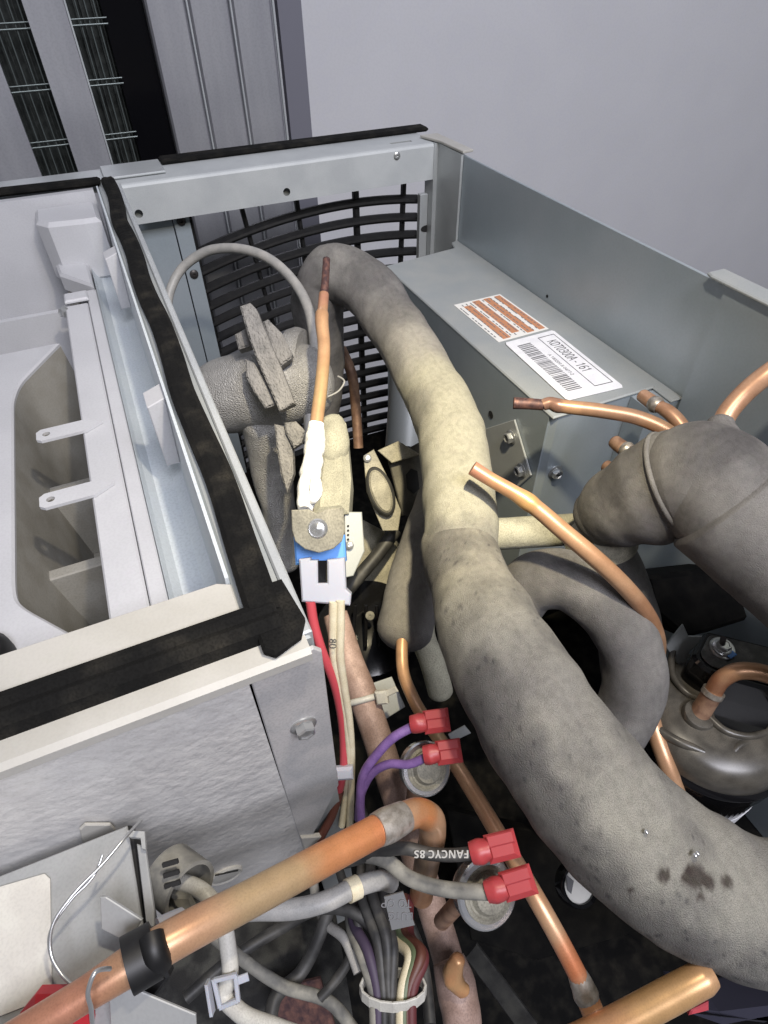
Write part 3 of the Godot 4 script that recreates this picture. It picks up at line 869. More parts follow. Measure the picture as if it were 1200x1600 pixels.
# ------------------------------------------------------------------ control box with its labels
func build_control_box() -> void:
	var t := thing("control_box", "grey galvanized control box carrying two paper labels", "control box", Vector3(0.36, -0.45, -0.5))
	part("cover", prism([Vector3(0.2985, -0.101, -0.676), Vector3(0.403, -0.101, -0.690), Vector3(0.409, -0.101, -0.708), Vector3(0.4195, -0.101, -0.712), Vector3(0.4195, -0.101, -0.303), Vector3(0.406, -0.101, -0.303), Vector3(0.407, -0.101, -0.327), Vector3(0.2985, -0.101, -0.326)], Vector3(0, -0.003, 0), 0.0011), M.galv_dusty, t)
	part("side", box(Vector3(0.299, -0.40, -0.672), Vector3(0.3015, -0.1035, -0.332), 0.0006), M.galv, t)
	part("front", prism([Vector3(0.3005, -0.1035, -0.3322), Vector3(0.306, -0.1035, -0.328), Vector3(0.4195, -0.1035, -0.328), Vector3(0.4195, -0.1035, -0.334), Vector3(0.3005, -0.1035, -0.334)], Vector3(0, -0.30, 0)), M.galv, t)
	part("front_step", box(Vector3(0.384, -0.30, -0.3275), Vector3(0.4195, -0.104, -0.304), 0.001), M.galv, t)
	screw(t, Vector3(0.3170, -0.1697, -0.3280), Vector3(0, 0, 1), 0.0055, M.zinc, "screw", true)
	hole(t, Vector3(0.2985, -0.1555, -0.4155), Vector3(-1, 0, 0), 0.0038)
	var br := part("hinge_plate", prism([Vector3(0.2985, -0.1837, -0.4288), Vector3(0.2985, -0.1347, -0.3751), Vector3(0.2985, -0.1737, -0.3365), Vector3(0.2985, -0.2004, -0.3513), Vector3(0.2985, -0.2439, -0.3952)], Vector3(-0.002, 0, 0), 0.0006), M.galv_bright, t)
	screw(t, Vector3(0.2962, -0.1545, -0.3743), Vector3(-1, 0, 0), 0.0055, M.zinc, "screw", true)
	screw(t, Vector3(0.2962, -0.1780, -0.3503), Vector3(-1, 0, 0), 0.0055, M.zinc, "screw", true)

	# orange striped notice and white part-number label on the cover
	var yy := -0.1008
	var o := thing("warning_label", "orange and white striped notice of fine print on the control box", "label", Vector3(0.33, yy, -0.5), "paper labels on the control box")
	var q := [Vector3(0.3232, -0.1008, -0.5459), Vector3(0.3831, -0.1008, -0.5472), Vector3(0.3853, -0.1008, -0.4566), Vector3(0.3241, -0.1008, -0.4548)]
	part("paper", prism(q, Vector3(0, 0.0004, 0)), M.print_white, o)
	for i in 4:
		var lo: float = [0.60, 0.36, 0.12, 0.84][i]
		var hi: float = lo + [0.14, 0.15, 0.15, 0.12][i]
		var a0: float = [0.03, 0.03, 0.10, 0.03][i]
		var a1: float = [0.97, 0.90, 0.97, 0.97][i]
		var e := func(u: float, v: float) -> Vector3: return (q[0].lerp(q[1], u)).lerp(q[3].lerp(q[2], u), v) + Vector3(0, 0.0004, 0)
		part("stripe", prism([e.call(lo, a0), e.call(hi, a0), e.call(hi, a1), e.call(lo, a1)], Vector3(0, 0.0002, 0)), M.orange_print, o)
	var st := start()
	for i in 11:
		var u := 0.03 + i * 0.088
		for k in 16:
			var v0 := 0.05 + k * 0.057 + 0.012 * sin(i * 3.1 + k)
			var f := func(a: float, b: float) -> Vector3: return (q[0].lerp(q[1], a)).lerp(q[3].lerp(q[2], a), b) + Vector3(0, 0.0006, 0)
			if (i * 7 + k * 3) % 5 != 0:
				add_prism(st, [f.call(u, v0), f.call(u + 0.018, v0), f.call(u + 0.018, v0 + 0.042), f.call(u, v0 + 0.042)], Vector3(0, 0.0001, 0))
	var fp := part("fine_print", st.commit(), M.ink_grey, o)
	fp.set_meta("kind", "stuff")

	var w := thing("part_number_label", "white bar code label reading KDT0300A-161 on the control box", "label", Vector3(0.37, yy, -0.4), "paper labels on the control box")
	var a := [Vector3(0.3280, -0.1008, -0.4502), Vector3(0.3870, -0.1008, -0.4513), Vector3(0.3823, -0.1008, -0.3366), Vector3(0.3233, -0.1008, -0.3407)]
	var P := func(u: float, v: float) -> Vector3: return (a[0].lerp(a[1], u)).lerp(a[3].lerp(a[2], u), v) + Vector3(0, 0.0005, 0)
	part("paper", prism([P.call(0.03, 0.0), P.call(0.97, 0.0), P.call(1.0, 0.02), P.call(1.0, 0.97), P.call(0.97, 1.0), P.call(0.03, 1.0), P.call(0.0, 0.97), P.call(0.0, 0.03)], Vector3(0, 0.0005, 0)), M.paper, w)
	var lift := Vector3(0, 0.0005, 0)
	var fr := start()
	for e in [[0.60, 0.06, 0.93, 0.068], [0.60, 0.90, 0.93, 0.908], [0.60, 0.06, 0.612, 0.908], [0.918, 0.06, 0.93, 0.908]]:
		add_prism(fr, [P.call(e[0], e[1]) + lift, P.call(e[2], e[1]) + lift, P.call(e[2], e[3]) + lift, P.call(e[0], e[3]) + lift], Vector3(0, 0.0001, 0))
	part("border", fr.commit(), M.ink, w)
	var down: Vector3 = (a[3] - a[0]).normalized()
	var acr: Vector3 = (a[1] - a[0]).normalized()
	words("KDT0300A - 161", 0.0105, P.call(0.765, 0.42) + lift, down, acr, M.ink, w, "lettering", "Droid Sans", 400, 0.6)
	words("A 180209 B 0477-2", 0.0026, P.call(0.48, 0.52) + lift, down, acr, M.ink, w)
	var rng := RandomNumberGenerator.new()
	rng.seed = 11
	var v := 0.10
	while v < 0.88:
		var bw := rng.randf_range(0.005, 0.019)
		part("bar_code_line", prism([P.call(0.14, v) + lift, P.call(0.40, v) + lift, P.call(0.40, v + bw) + lift, P.call(0.14, v + bw) + lift], Vector3(0, 0.0001, 0)), M.ink_grey, w)
		v += bw + rng.randf_range(0.005, 0.016)

# ------------------------------------------------------------------ coated valve in the rear corner
func build_back_valve() -> void:
	var t := thing("coated_valve", "grey mastic coated valve body with torn foam tape on it", "valve", Vector3(0.0653, -0.1911, -0.4083))
	part("body", tube([Vector3(0.0355, -0.1084, -0.4867), Vector3(0.0558, -0.0961, -0.4681), Vector3(0.0871, -0.0862, -0.4500), Vector3(0.1179, -0.0834, -0.4397)], [0.028, 0.033, 0.035, 0.033], 36, 8, "round", 0.0015, 0.05), M.tar, t)
	part("flange", lathe([Vector2(0.030, -0.012), Vector2(0.040, -0.008), Vector2(0.042, 0.0), Vector2(0.040, 0.006), Vector2(0.0, 0.010)], Vector3(0.1166, -0.0848, -0.4541), Vector3(0.8, 0.05, 0.45), 30), M.tar, t)
	part("lower_pipe", tube([Vector3(0.0788, -0.1135, -0.4397), Vector3(0.0743, -0.1612, -0.4364), Vector3(0.0716, -0.2086, -0.4250), Vector3(0.0665, -0.2633, -0.4069)], [0.023, 0.0195, 0.0165, 0.0125], 28, 6, "round", 0.0015, 0.03), M.tar, t)
	# strips of cork-like foam tape stuck round it
	part("foam_tape", prism([Vector3(0.0741, -0.0058, -0.4424), Vector3(0.0820, -0.0038, -0.4411), Vector3(0.0850, -0.0073, -0.4360), Vector3(0.0858, -0.0164, -0.4260), Vector3(0.0894, -0.0422, -0.3968), Vector3(0.0906, -0.0590, -0.3784), Vector3(0.0782, -0.0630, -0.3794), Vector3(0.0739, -0.0344, -0.4119), Vector3(0.0734, -0.0204, -0.4271)], -EYE * 0.012, 0.0015), M.tape, t)
	part("foam_tape", prism([Vector3(0.0670, -0.0379, -0.4219), Vector3(0.0724, -0.0401, -0.4172), Vector3(0.0784, -0.0564, -0.3971), Vector3(0.0791, -0.0635, -0.3892), Vector3(0.0701, -0.0655, -0.3910), Vector3(0.0657, -0.0562, -0.4027), Vector3(0.0638, -0.0477, -0.4127)], -EYE * 0.014, 0.0015), M.tape, t)
	part("foam_tape", prism([Vector3(0.0895, -0.0214, -0.4420), Vector3(0.0937, -0.0200, -0.4416), Vector3(0.1006, -0.0280, -0.4301), Vector3(0.1032, -0.0396, -0.4166), Vector3(0.1011, -0.0424, -0.4145), Vector3(0.0920, -0.0466, -0.4139), Vector3(0.0895, -0.0394, -0.4227)], -EYE * 0.012, 0.0015), M.tape, t)
	part("foam_tape", prism([Vector3(0.0671, -0.0307, -0.4493), Vector3(0.0769, -0.0272, -0.4488), Vector3(0.0755, -0.0374, -0.4385), Vector3(0.0663, -0.0394, -0.4403)], -EYE * 0.014, 0.0015), M.tape, t)
	part("foam_tape", prism([Vector3(0.0742, -0.0788, -0.3872), Vector3(0.0809, -0.0803, -0.3827), Vector3(0.0829, -0.0890, -0.3725), Vector3(0.0765, -0.1069, -0.3562), Vector3(0.0675, -0.1176, -0.3486), Vector3(0.0673, -0.1068, -0.3602), Vector3(0.0704, -0.0924, -0.3742)], -EYE * 0.014, 0.0015), M.tape, t)
	part("foam_tape", prism([Vector3(0.0809, -0.0752, -0.3805), Vector3(0.0894, -0.0746, -0.3775), Vector3(0.0943, -0.0804, -0.3692), Vector3(0.0881, -0.0867, -0.3651), Vector3(0.0815, -0.0895, -0.3650), Vector3(0.0795, -0.0809, -0.3750)], -EYE * 0.012, 0.0015), M.tape, t)

	single("drip_hose", tube([Vector3(0.0278, -0.0897, -0.5939), Vector3(0.0333, -0.0677, -0.6150), Vector3(0.0526, -0.0464, -0.6295), Vector3(0.0778, -0.0295, -0.6214), Vector3(0.1031, -0.0205, -0.5973), Vector3(0.1256, -0.0203, -0.5649), Vector3(0.1388, -0.0288, -0.5273), Vector3(0.1411, -0.0404, -0.4909), Vector3(0.1355, -0.0566, -0.4608), Vector3(0.1244, -0.0711, -0.4348), Vector3(0.1122, -0.0912, -0.4186), Vector3(0.1055, -0.1099, -0.4015)], 0.0046, 12, 8), M.grey_wire, "thin grey hose looping over the coated valve", "hose")
	# dusty insulated trap standing in front of the valve
	var b := thing("dusty_sleeve", "squared yellow-dusted insulation sleeve standing behind the white wrapped tube", "insulation", Vector3(0.1030, -0.1717, -0.3518))
	part("sleeve", prism([Vector3(0.1120, -0.0801, -0.3772), Vector3(0.1243, -0.0751, -0.3771), Vector3(0.1275, -0.0810, -0.3695), Vector3(0.1179, -0.1144, -0.3379), Vector3(0.1082, -0.1346, -0.3205), Vector3(0.0814, -0.1364, -0.3301), Vector3(0.0940, -0.1104, -0.3525)], -EYE * 0.05 + TOP * -0.01, 0.006), M.foam_dust, b)
	part("seam_lobe", tube([Vector3(0.1193, -0.0865, -0.3778), Vector3(0.1145, -0.0958, -0.3639), Vector3(0.1086, -0.1080, -0.3564)], [0.010, 0.0125, 0.010], 18, 6, "round", 0.002), M.foam_dust, b)

	# reversing valve coil with a pressed cap on its hexagonal plate
	var v := thing("valve_coil", "dusty steel valve coil with a pressed round cap behind the main pipe", "valve coil", Vector3(0.1681, -0.1882, -0.3671))
	part("end_plate", prism([Vector3(0.1394, -0.1166, -0.3645), Vector3(0.1501, -0.1164, -0.3677), Vector3(0.1550, -0.1356, -0.3527), Vector3(0.1573, -0.1567, -0.3291), Vector3(0.1474, -0.1615, -0.3130), Vector3(0.1328, -0.1545, -0.3115), Vector3(0.1299, -0.1312, -0.3377)], -EYE * 0.002, 0.0005), M.dusty_steel, v)
	var oval: Array = []
	var oval2: Array = []
	for k in 28:
		var an := TAU * k / 28.0
		var ax := (SIDE * 0.34 - TOP * 0.94).normalized()
		var ay := (SIDE * 0.94 + TOP * 0.34).normalized()
		oval.append(Vector3(0.1430, -0.1364, -0.3379) + ax * cos(an) * 0.0215 + ay * sin(an) * 0.0105)
		oval2.append(Vector3(0.1422, -0.1344, -0.3359) + ax * cos(an) * 0.0185 + ay * sin(an) * 0.0080)
	part("cap_rim", prism(oval, EYE * 0.005, 0.0015), M.dark_steel, v)
	part("cap", prism(oval2, EYE * 0.004, 0.0016), M.dusty_steel, v)
	part("yoke", prism([Vector3(0.1636, -0.1311, -0.3691), Vector3(0.1989, -0.1273, -0.3731), Vector3(0.1939, -0.1859, -0.3432), Vector3(0.1631, -0.1739, -0.3387)], -EYE * 0.03, 0.001), M.grimy_steel, v)
	part("slot", prism([Vector3(0.1727, -0.1399, -0.3519), Vector3(0.1784, -0.1360, -0.3536), Vector3(0.1833, -0.1387, -0.3509), Vector3(0.1813, -0.1518, -0.3424), Vector3(0.1754, -0.1549, -0.3416), Vector3(0.1708, -0.1500, -0.3450)], -EYE * 0.0015), M.dark_hole, v)
	part("top_tab", prism([Vector3(0.1544, -0.1199, -0.3697), Vector3(0.1742, -0.1178, -0.3711), Vector3(0.1896, -0.1298, -0.3592), Vector3(0.1637, -0.1311, -0.3614)], -EYE * 0.004, 0.0005), M.dusty_steel, v)
	pan_screw(v, Vector3(0.1414, -0.1175, -0.3611), EYE, 0.0035, M.zinc)
	pan_screw(v, Vector3(0.1453, -0.1497, -0.3250), EYE, 0.003, M.zinc)

# ------------------------------------------------------------------ insulated and bare pipes
func build_pipes() -> void:
	# the big insulated suction pipe
	var main := thing("insulated_pipe", "longest dusty grey insulated pipe, crossing the whole section", "insulated pipe", Vector3(0.16, -0.45, -0.3), "foam insulated pipes")
	lamp_pale_at = Vector3(0.1734, -0.0566, -0.2766)
	rubber = Color(0.165, 0.160, 0.168)
	dust = Color(0.30, 0.290, 0.270)
	rubs = [[Vector3(0.2000, -0.0176, -0.4747), 0.026, 0.9], [Vector3(0.2040, -0.0309, -0.4283), 0.022, 0.7], [Vector3(0.1991, -0.0135, -0.5100), 0.02, 0.4], [Vector3(0.1635, -0.0549, -0.3285), 0.016, 0.6], [Vector3(0.1265, -0.0691, -0.2072), 0.015, 0.7], [Vector3(0.1452, -0.0666, -0.2018), 0.014, 0.6]]
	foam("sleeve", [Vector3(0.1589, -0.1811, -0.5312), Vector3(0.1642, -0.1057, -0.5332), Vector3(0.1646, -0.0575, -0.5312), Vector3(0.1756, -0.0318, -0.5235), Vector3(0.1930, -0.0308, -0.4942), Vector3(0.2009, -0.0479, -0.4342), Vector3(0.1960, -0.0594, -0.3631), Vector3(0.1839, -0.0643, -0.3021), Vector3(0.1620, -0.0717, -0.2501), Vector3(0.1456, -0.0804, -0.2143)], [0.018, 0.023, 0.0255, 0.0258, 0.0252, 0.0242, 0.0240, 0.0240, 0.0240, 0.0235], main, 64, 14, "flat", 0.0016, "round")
	rubs = [[Vector3(0.1260, -0.0708, -0.1979), 0.02, 0.9], [Vector3(0.1433, -0.0711, -0.1902), 0.018, 0.8], [Vector3(0.1128, -0.0555, -0.1513), 0.018, 0.5], [Vector3(0.0926, -0.0473, -0.1077), 0.014, 0.9], [Vector3(0.0948, -0.0535, -0.1001), 0.016, 0.9], [Vector3(0.0932, -0.0581, -0.0776), 0.016, 0.9], [Vector3(0.0944, -0.0640, -0.0586), 0.016, 0.8], [Vector3(0.0998, -0.0748, -0.0448), 0.015, 0.75], [Vector3(0.1062, -0.0803, -0.0284), 0.014, 0.75], [Vector3(0.1180, -0.0868, -0.0164), 0.015, 0.8], [Vector3(0.1321, -0.0934, -0.0033), 0.014, 0.85], [Vector3(0.1524, -0.1042, 0.0094), 0.014, 0.9], [Vector3(0.1681, -0.1079, 0.0201), 0.016, 0.9], [Vector3(0.1308, -0.0782, -0.0124), 0.01, 0.4]]
	fleck_amount = 0.7
	lamp_pale_at = Vector3.ZERO
	rubber = Color(0.135, 0.130, 0.135)
	dust = Color(0.315, 0.303, 0.258)
	for q in [[Vector3(0.1347, -0.0655, -0.0121), 0.0042], [Vector3(0.1391, -0.0670, -0.0087), 0.0028], [Vector3(0.1473, -0.0690, -0.0060), 0.0028], [Vector3(0.1508, -0.0694, -0.0041), 0.002], [Vector3(0.1227, -0.0635, -0.0179), 0.0026], [Vector3(0.1367, -0.0616, -0.0154), 0.0016], [Vector3(0.1328, -0.0633, -0.0152), 0.0018], [Vector3(0.1300, -0.0658, -0.0138), 0.0013], [Vector3(0.1340, -0.0709, -0.0082), 0.0016], [Vector3(0.1430, -0.0646, -0.0110), 0.0010], [Vector3(0.1117, -0.0730, -0.0201), 0.0012], [Vector3(0.1038, -0.0686, -0.0298), 0.001], [Vector3(0.0939, -0.0703, -0.0460), 0.0012], [Vector3(0.1506, -0.0764, 0.0003), 0.0012], [Vector3(0.1181, -0.0603, -0.0234), 0.001]]: oil_spots.append(q)
	foam("sleeve", [Vector3(0.1455, -0.0842, -0.2194), Vector3(0.1325, -0.0768, -0.1811), Vector3(0.1201, -0.0651, -0.1378), Vector3(0.1161, -0.0639, -0.1027), Vector3(0.1208, -0.0738, -0.0642), Vector3(0.1356, -0.0900, -0.0314), Vector3(0.1580, -0.1043, -0.0064), Vector3(0.2033, -0.1245, 0.0226), Vector3(0.2806, -0.2208, 0.0673), Vector3(0.3522, -0.3677, 0.1178)], [0.0232, 0.0245, 0.0272, 0.029, 0.0295, 0.0295, 0.0295, 0.0295], main, 120, 26, "round", 0.0016, "flat")
	oil_spots.clear()
	for q in [Vector3(0.1230, -0.0544, -0.0321), Vector3(0.1163, -0.0498, -0.0506), Vector3(0.1382, -0.0596, -0.0185), Vector3(0.1371, -0.0601, -0.0184)]:
		part("droplet", lathe([Vector2(0.0009, -0.0004), Vector2(0.0008, 0.0004), Vector2(0.0004, 0.0008), Vector2(0, 0.0009)], q, EYE, 10), M.chrome, main)
	fleck_amount = 0.2
	rubs = [[Vector3(0.1830, -0.1045, -0.1938), 0.016, 0.6], [Vector3(0.1996, -0.0919, -0.1817), 0.014, 0.6], [Vector3(0.2188, -0.1102, -0.1463), 0.014, 0.5], [Vector3(0.2436, -0.0586, -0.2061), 0.018, 0.95], [Vector3(0.2551, -0.0467, -0.2062), 0.014, 0.7], [Vector3(0.2794, -0.0188, -0.1721), 0.016, 0.8], [Vector3(0.2933, -0.0179, -0.1671), 0.014, 0.9], [Vector3(0.2714, -0.0219, -0.1723), 0.012, 0.6], [Vector3(0.2947, -0.0253, -0.1510), 0.012, 0.7], [Vector3(0.2495, -0.0549, -0.1770), 0.016, 0.5]]
	rubber = Color(0.125, 0.121, 0.126)
	dust = Color(0.225, 0.217, 0.205)

	var stub := thing("insulated_pipe", "short insulated stub with a bare copper tube leaving its open lower end", "insulated pipe", Vector3(0.1164, -0.1841, -0.2259), "foam insulated pipes")
	foam("sleeve", [Vector3(0.1882, -0.1433, -0.3149), Vector3(0.1535, -0.1504, -0.2764), Vector3(0.1306, -0.1624, -0.2506), Vector3(0.1145, -0.1772, -0.2310)], [0.0205, 0.0205, 0.0208, 0.0208], stub, 64, 14, "flat", 0.001, "round")

	var ub := thing("insulated_pipe", "insulated return bend arching beside the main pipe like a horseshoe", "insulated pipe", Vector3(0.2372, -0.2675, -0.1151), "foam insulated pipes")
	foam("sleeve", [Vector3(0.1809, -0.1884, -0.1935), Vector3(0.1830, -0.1475, -0.1982), Vector3(0.1960, -0.1229, -0.1960), Vector3(0.2105, -0.1141, -0.1839), Vector3(0.2239, -0.1200, -0.1641), Vector3(0.2332, -0.1389, -0.1399), Vector3(0.2328, -0.1628, -0.1222), Vector3(0.2216, -0.1917, -0.1114), Vector3(0.2021, -0.2226, -0.1097), Vector3(0.1737, -0.2505, -0.1149)], 0.0205, ub, 64, 14, "flat", 0.0012)

	var el := thing("insulated_pipe", "thick mitred insulated elbow in front of the control box", "insulated pipe", Vector3(0.2898, -0.1288, -0.1646), "foam insulated pipes")
	foam("sleeve", [Vector3(0.2620, -0.1023, -0.2125), Vector3(0.2666, -0.0862, -0.2048), Vector3(0.2757, -0.0725, -0.1957), Vector3(0.2868, -0.0598, -0.1877), Vector3(0.2919, -0.0535, -0.1815)], [0.0230, 0.0285, 0.0340, 0.0358, 0.035], el, 64, 14, "round", 0.001, "flat")
	var lip_at: Vector3 = Vector3(0.2847, -0.0599, -0.1877)
	var lip_ax: Vector3 = (Vector3(0.2903, -0.0522, -0.1806) - Vector3(0.2757, -0.0725, -0.1957)).normalized()
	var lip_u := lip_ax.cross(Vector3.UP).normalized()
	var lip_pts: Array = []
	for k in 33:
		var an := TAU * k / 32.0
		lip_pts.append(lip_at + (lip_u * cos(an) + lip_ax.cross(lip_u) * sin(an)) * 0.0352)
	foam("seam_lip", lip_pts, 0.0017, el, 12, 3, "none")
	foam("elbow", [Vector3(0.2888, -0.0531, -0.1818), Vector3(0.2896, -0.0515, -0.1801), Vector3(0.2906, -0.0499, -0.1776), Vector3(0.2933, -0.0486, -0.1695), Vector3(0.2929, -0.0526, -0.1531), Vector3(0.3003, -0.0618, -0.1325)], [0.0358, 0.0362, 0.0362, 0.0358, 0.0350, 0.034], el, 64, 14, "round", 0.001)
	foam("sleeve", [Vector3(0.2908, -0.0514, -0.1576), Vector3(0.2918, -0.0527, -0.1549), Vector3(0.3012, -0.0625, -0.1328), Vector3(0.3115, -0.0732, -0.1108), Vector3(0.3354, -0.1010, -0.0678), Vector3(0.3880, -0.1620, -0.0333), Vector3(0.4536, -0.2677, -0.0065)], [0.0345, 0.0378, 0.0368, 0.0364, 0.0362], el, 64, 14, "flat", 0.001)
	foam("peak", [Vector3(0.2949, -0.0461, -0.1775), Vector3(0.3080, -0.0320, -0.1869), Vector3(0.3134, -0.0259, -0.1942)], [0.026, 0.014, 0.0085], el, 64, 14, "round", 0.002)

	var dn := thing("insulated_pipe", "insulated downpipe under the mitred elbow, half hidden by the return bend", "insulated pipe", Vector3(0.3001, -0.2291, -0.1750), "foam insulated pipes")
	part("collar", tube([Vector3(0.2616, -0.1161, -0.2177), Vector3(0.2638, -0.1216, -0.2139), Vector3(0.2660, -0.1335, -0.2079)], [0.0235, 0.0262, 0.0245], 34, 6, "flat"), M.dusty_steel, dn)
	foam("sleeve", [Vector3(0.2762, -0.1441, -0.2182), Vector3(0.2798, -0.1685, -0.1966), Vector3(0.2836, -0.2021, -0.1727), Vector3(0.2849, -0.2429, -0.1515)], [0.0215, 0.024, 0.025, 0.025], dn, 64, 14, "flat", 0.001)

	var cr := thing("cross_pipe", "straight dusty pipe passing behind the main pipe below the control box", "pipe", Vector3(0.2387, -0.1487, -0.2568))
	part("sleeve", tube([Vector3(0.1844, -0.1466, -0.2749), Vector3(0.2313, -0.1458, -0.2555), Vector3(0.2924, -0.1544, -0.2428)], 0.0128, 24, 4, "flat", 0.0006, 0.03), M.foam_dust, cr)

	# bare copper
	var a := thing("copper_tube", "pinched copper tube standing before the far end of the main pipe", "copper tube", Vector3(0.0721, -0.0872, -0.3028), "bare copper tubes")
	part("burnt_end", tube([Vector3(0.1471, 0.0159, -0.4448), Vector3(0.1390, 0.0066, -0.4277), Vector3(0.1340, 0.0003, -0.4185)], [0.0028, 0.0030, 0.0034], 14, 6, "open", 0.0, 0.03, "flat"), M.burnt, a)
	copper("pipe", [Vector3(0.1343, 0.0010, -0.4191), Vector3(0.1283, -0.0045, -0.4066), Vector3(0.1262, -0.0063, -0.4026), Vector3(0.1184, -0.0180, -0.3797), Vector3(0.1048, -0.0297, -0.3502), Vector3(0.0934, -0.0398, -0.3290), Vector3(0.0826, -0.0492, -0.3084), Vector3(0.0700, -0.0574, -0.2822), Vector3(0.0613, -0.0621, -0.2656)], [0.0038, 0.0039, 0.0050, 0.0046, 0.0046, 0.0046, 0.0046, 0.0046], a, [[Vector3(0.1310, -0.0036, -0.4125), 0.012, Color(0.50, 0.25, 0.17)], [Vector3(0.1039, -0.0329, -0.3472), 0.03, Color(0.55, 0.37, 0.20)]], 18, 10)
	single("white_wrap", tube([Vector3(0.0895, -0.0394, -0.3189), Vector3(0.0802, -0.0460, -0.3007), Vector3(0.0699, -0.0512, -0.2812), Vector3(0.0600, -0.0567, -0.2613)], [0.0055, 0.0068, 0.0066, 0.0050], 16, 8, "flat", 0.0018, 0.012), M.white_wrap, "bright white wrapping round the pinched copper tube", "wrapping")
	single("white_putty", tube([Vector3(0.0717, -0.0459, -0.2739), Vector3(0.0698, -0.0478, -0.2666), Vector3(0.0658, -0.0509, -0.2620)], [0.0030, 0.0042, 0.0030], 12, 6, "round", 0.001, 0.01), M.white_wrap, "small lump of white putty hanging off the white wrapping", "putty")

	var b := thing("copper_tube", "capped copper tube crossing in front of the control box face", "copper tube", Vector3(0.3445, -0.0803, -0.2386), "bare copper tubes")
	part("burnt_end", tube([Vector3(0.2461, -0.0651, -0.3156), Vector3(0.2556, -0.0644, -0.3091), Vector3(0.2644, -0.0635, -0.3017)], [0.0046, 0.0044, 0.0043], 16, 5, "open", 0.0, 0.03, "flat"), M.burnt, b)
	copper("pipe", [Vector3(0.2635, -0.0635, -0.3021), Vector3(0.2678, -0.0620, -0.3004), Vector3(0.2723, -0.0623, -0.2951), Vector3(0.2750, -0.0621, -0.2925), Vector3(0.2972, -0.0620, -0.2755), Vector3(0.3182, -0.0634, -0.2573), Vector3(0.3307, -0.0679, -0.2425), Vector3(0.3432, -0.0796, -0.2247)], [0.0044, 0.0048, 0.0056, 0.0052, 0.0054, 0.0054, 0.0054], b, [[Vector3(0.2687, -0.0621, -0.2983), 0.014, Color(0.25, 0.14, 0.11)], [Vector3(0.3047, -0.0629, -0.2698), 0.03, Color(0.40, 0.24, 0.16)]], 20, 10)
	var b2 := thing("copper_tube", "stub of copper tube with a swaged joint leaving the box corner", "copper tube", Vector3(0.3411, -0.0741, -0.2314), "bare copper tubes")
	part("pipe", tube([Vector3(0.3484, -0.0695, -0.2866), Vector3(0.3467, -0.0680, -0.2752), Vector3(0.3466, -0.0675, -0.2697), Vector3(0.3485, -0.0677, -0.2579), Vector3(0.3502, -0.0728, -0.2441), Vector3(0.3510, -0.0838, -0.2320)], [0.0052, 0.0056, 0.0046, 0.0054, 0.0056, 0.0056], 18, 8, "open", 0.0, 0.03, "flat"), M.copper, b2)
	part("collar", tube([Vector3(0.3467, -0.0678, -0.2739), Vector3(0.3462, -0.0673, -0.2700), Vector3(0.3465, -0.0673, -0.2669)], [0.0056, 0.0068, 0.0056], 18, 4, "flat"), M.solder, b2)
	var b3 := thing("copper_tube", "upper of two short copper stubs poking out above the mitred elbow", "copper tube", Vector3(0.3094, -0.0850, -0.2487), "bare copper tubes")
	part("pipe", tube([Vector3(0.3106, -0.0890, -0.2667), Vector3(0.3100, -0.0879, -0.2575), Vector3(0.3109, -0.0874, -0.2530), Vector3(0.3125, -0.0869, -0.2423), Vector3(0.3141, -0.0873, -0.2290)], [0.0052, 0.0056, 0.0046, 0.0056, 0.0056], 18, 6, "open", 0.0, 0.03, "flat"), M.copper_dull, b3)
	part("collar", tube([Vector3(0.3101, -0.0876, -0.2563), Vector3(0.3105, -0.0874, -0.2532), Vector3(0.3109, -0.0872, -0.2502)], [0.0054, 0.0066, 0.0054], 18, 4, "flat"), M.solder, b3)
	var b4 := thing("copper_tube", "lower and shorter copper stub above the mitred elbow", "copper tube", Vector3(0.2935, -0.0969, -0.2428), "bare copper tubes")
	part("pipe", tube([Vector3(0.2972, -0.1005, -0.2557), Vector3(0.2972, -0.0994, -0.2493), Vector3(0.2995, -0.0978, -0.2317)], [0.0048, 0.0050, 0.0050], 16, 6, "open", 0.0, 0.03, "flat"), M.copper_dull, b4)
	var c := thing("copper_tube", "copper tube rising out of the mitred elbow's peak to the cabinet wall", "copper tube", Vector3(0.3143, -0.0265, -0.1947), "bare copper tubes")
	part("pipe", tube([Vector3(0.3089, -0.0333, -0.1882), Vector3(0.3188, -0.0225, -0.1969), Vector3(0.3294, -0.0118, -0.1993), Vector3(0.3414, 0.0014, -0.1976), Vector3(0.3605, 0.0148, -0.1929), Vector3(0.4175, -0.0170, -0.1985), Vector3(0.4907, -0.0970, -0.2035)], 0.0062, 18, 8, "flat"), M.copper, c)

	var d := thing("copper_tube", "open-ended copper tube lying over the main pipe and the return bend", "copper tube", Vector3(0.2796, -0.2300, -0.1217), "bare copper tubes")
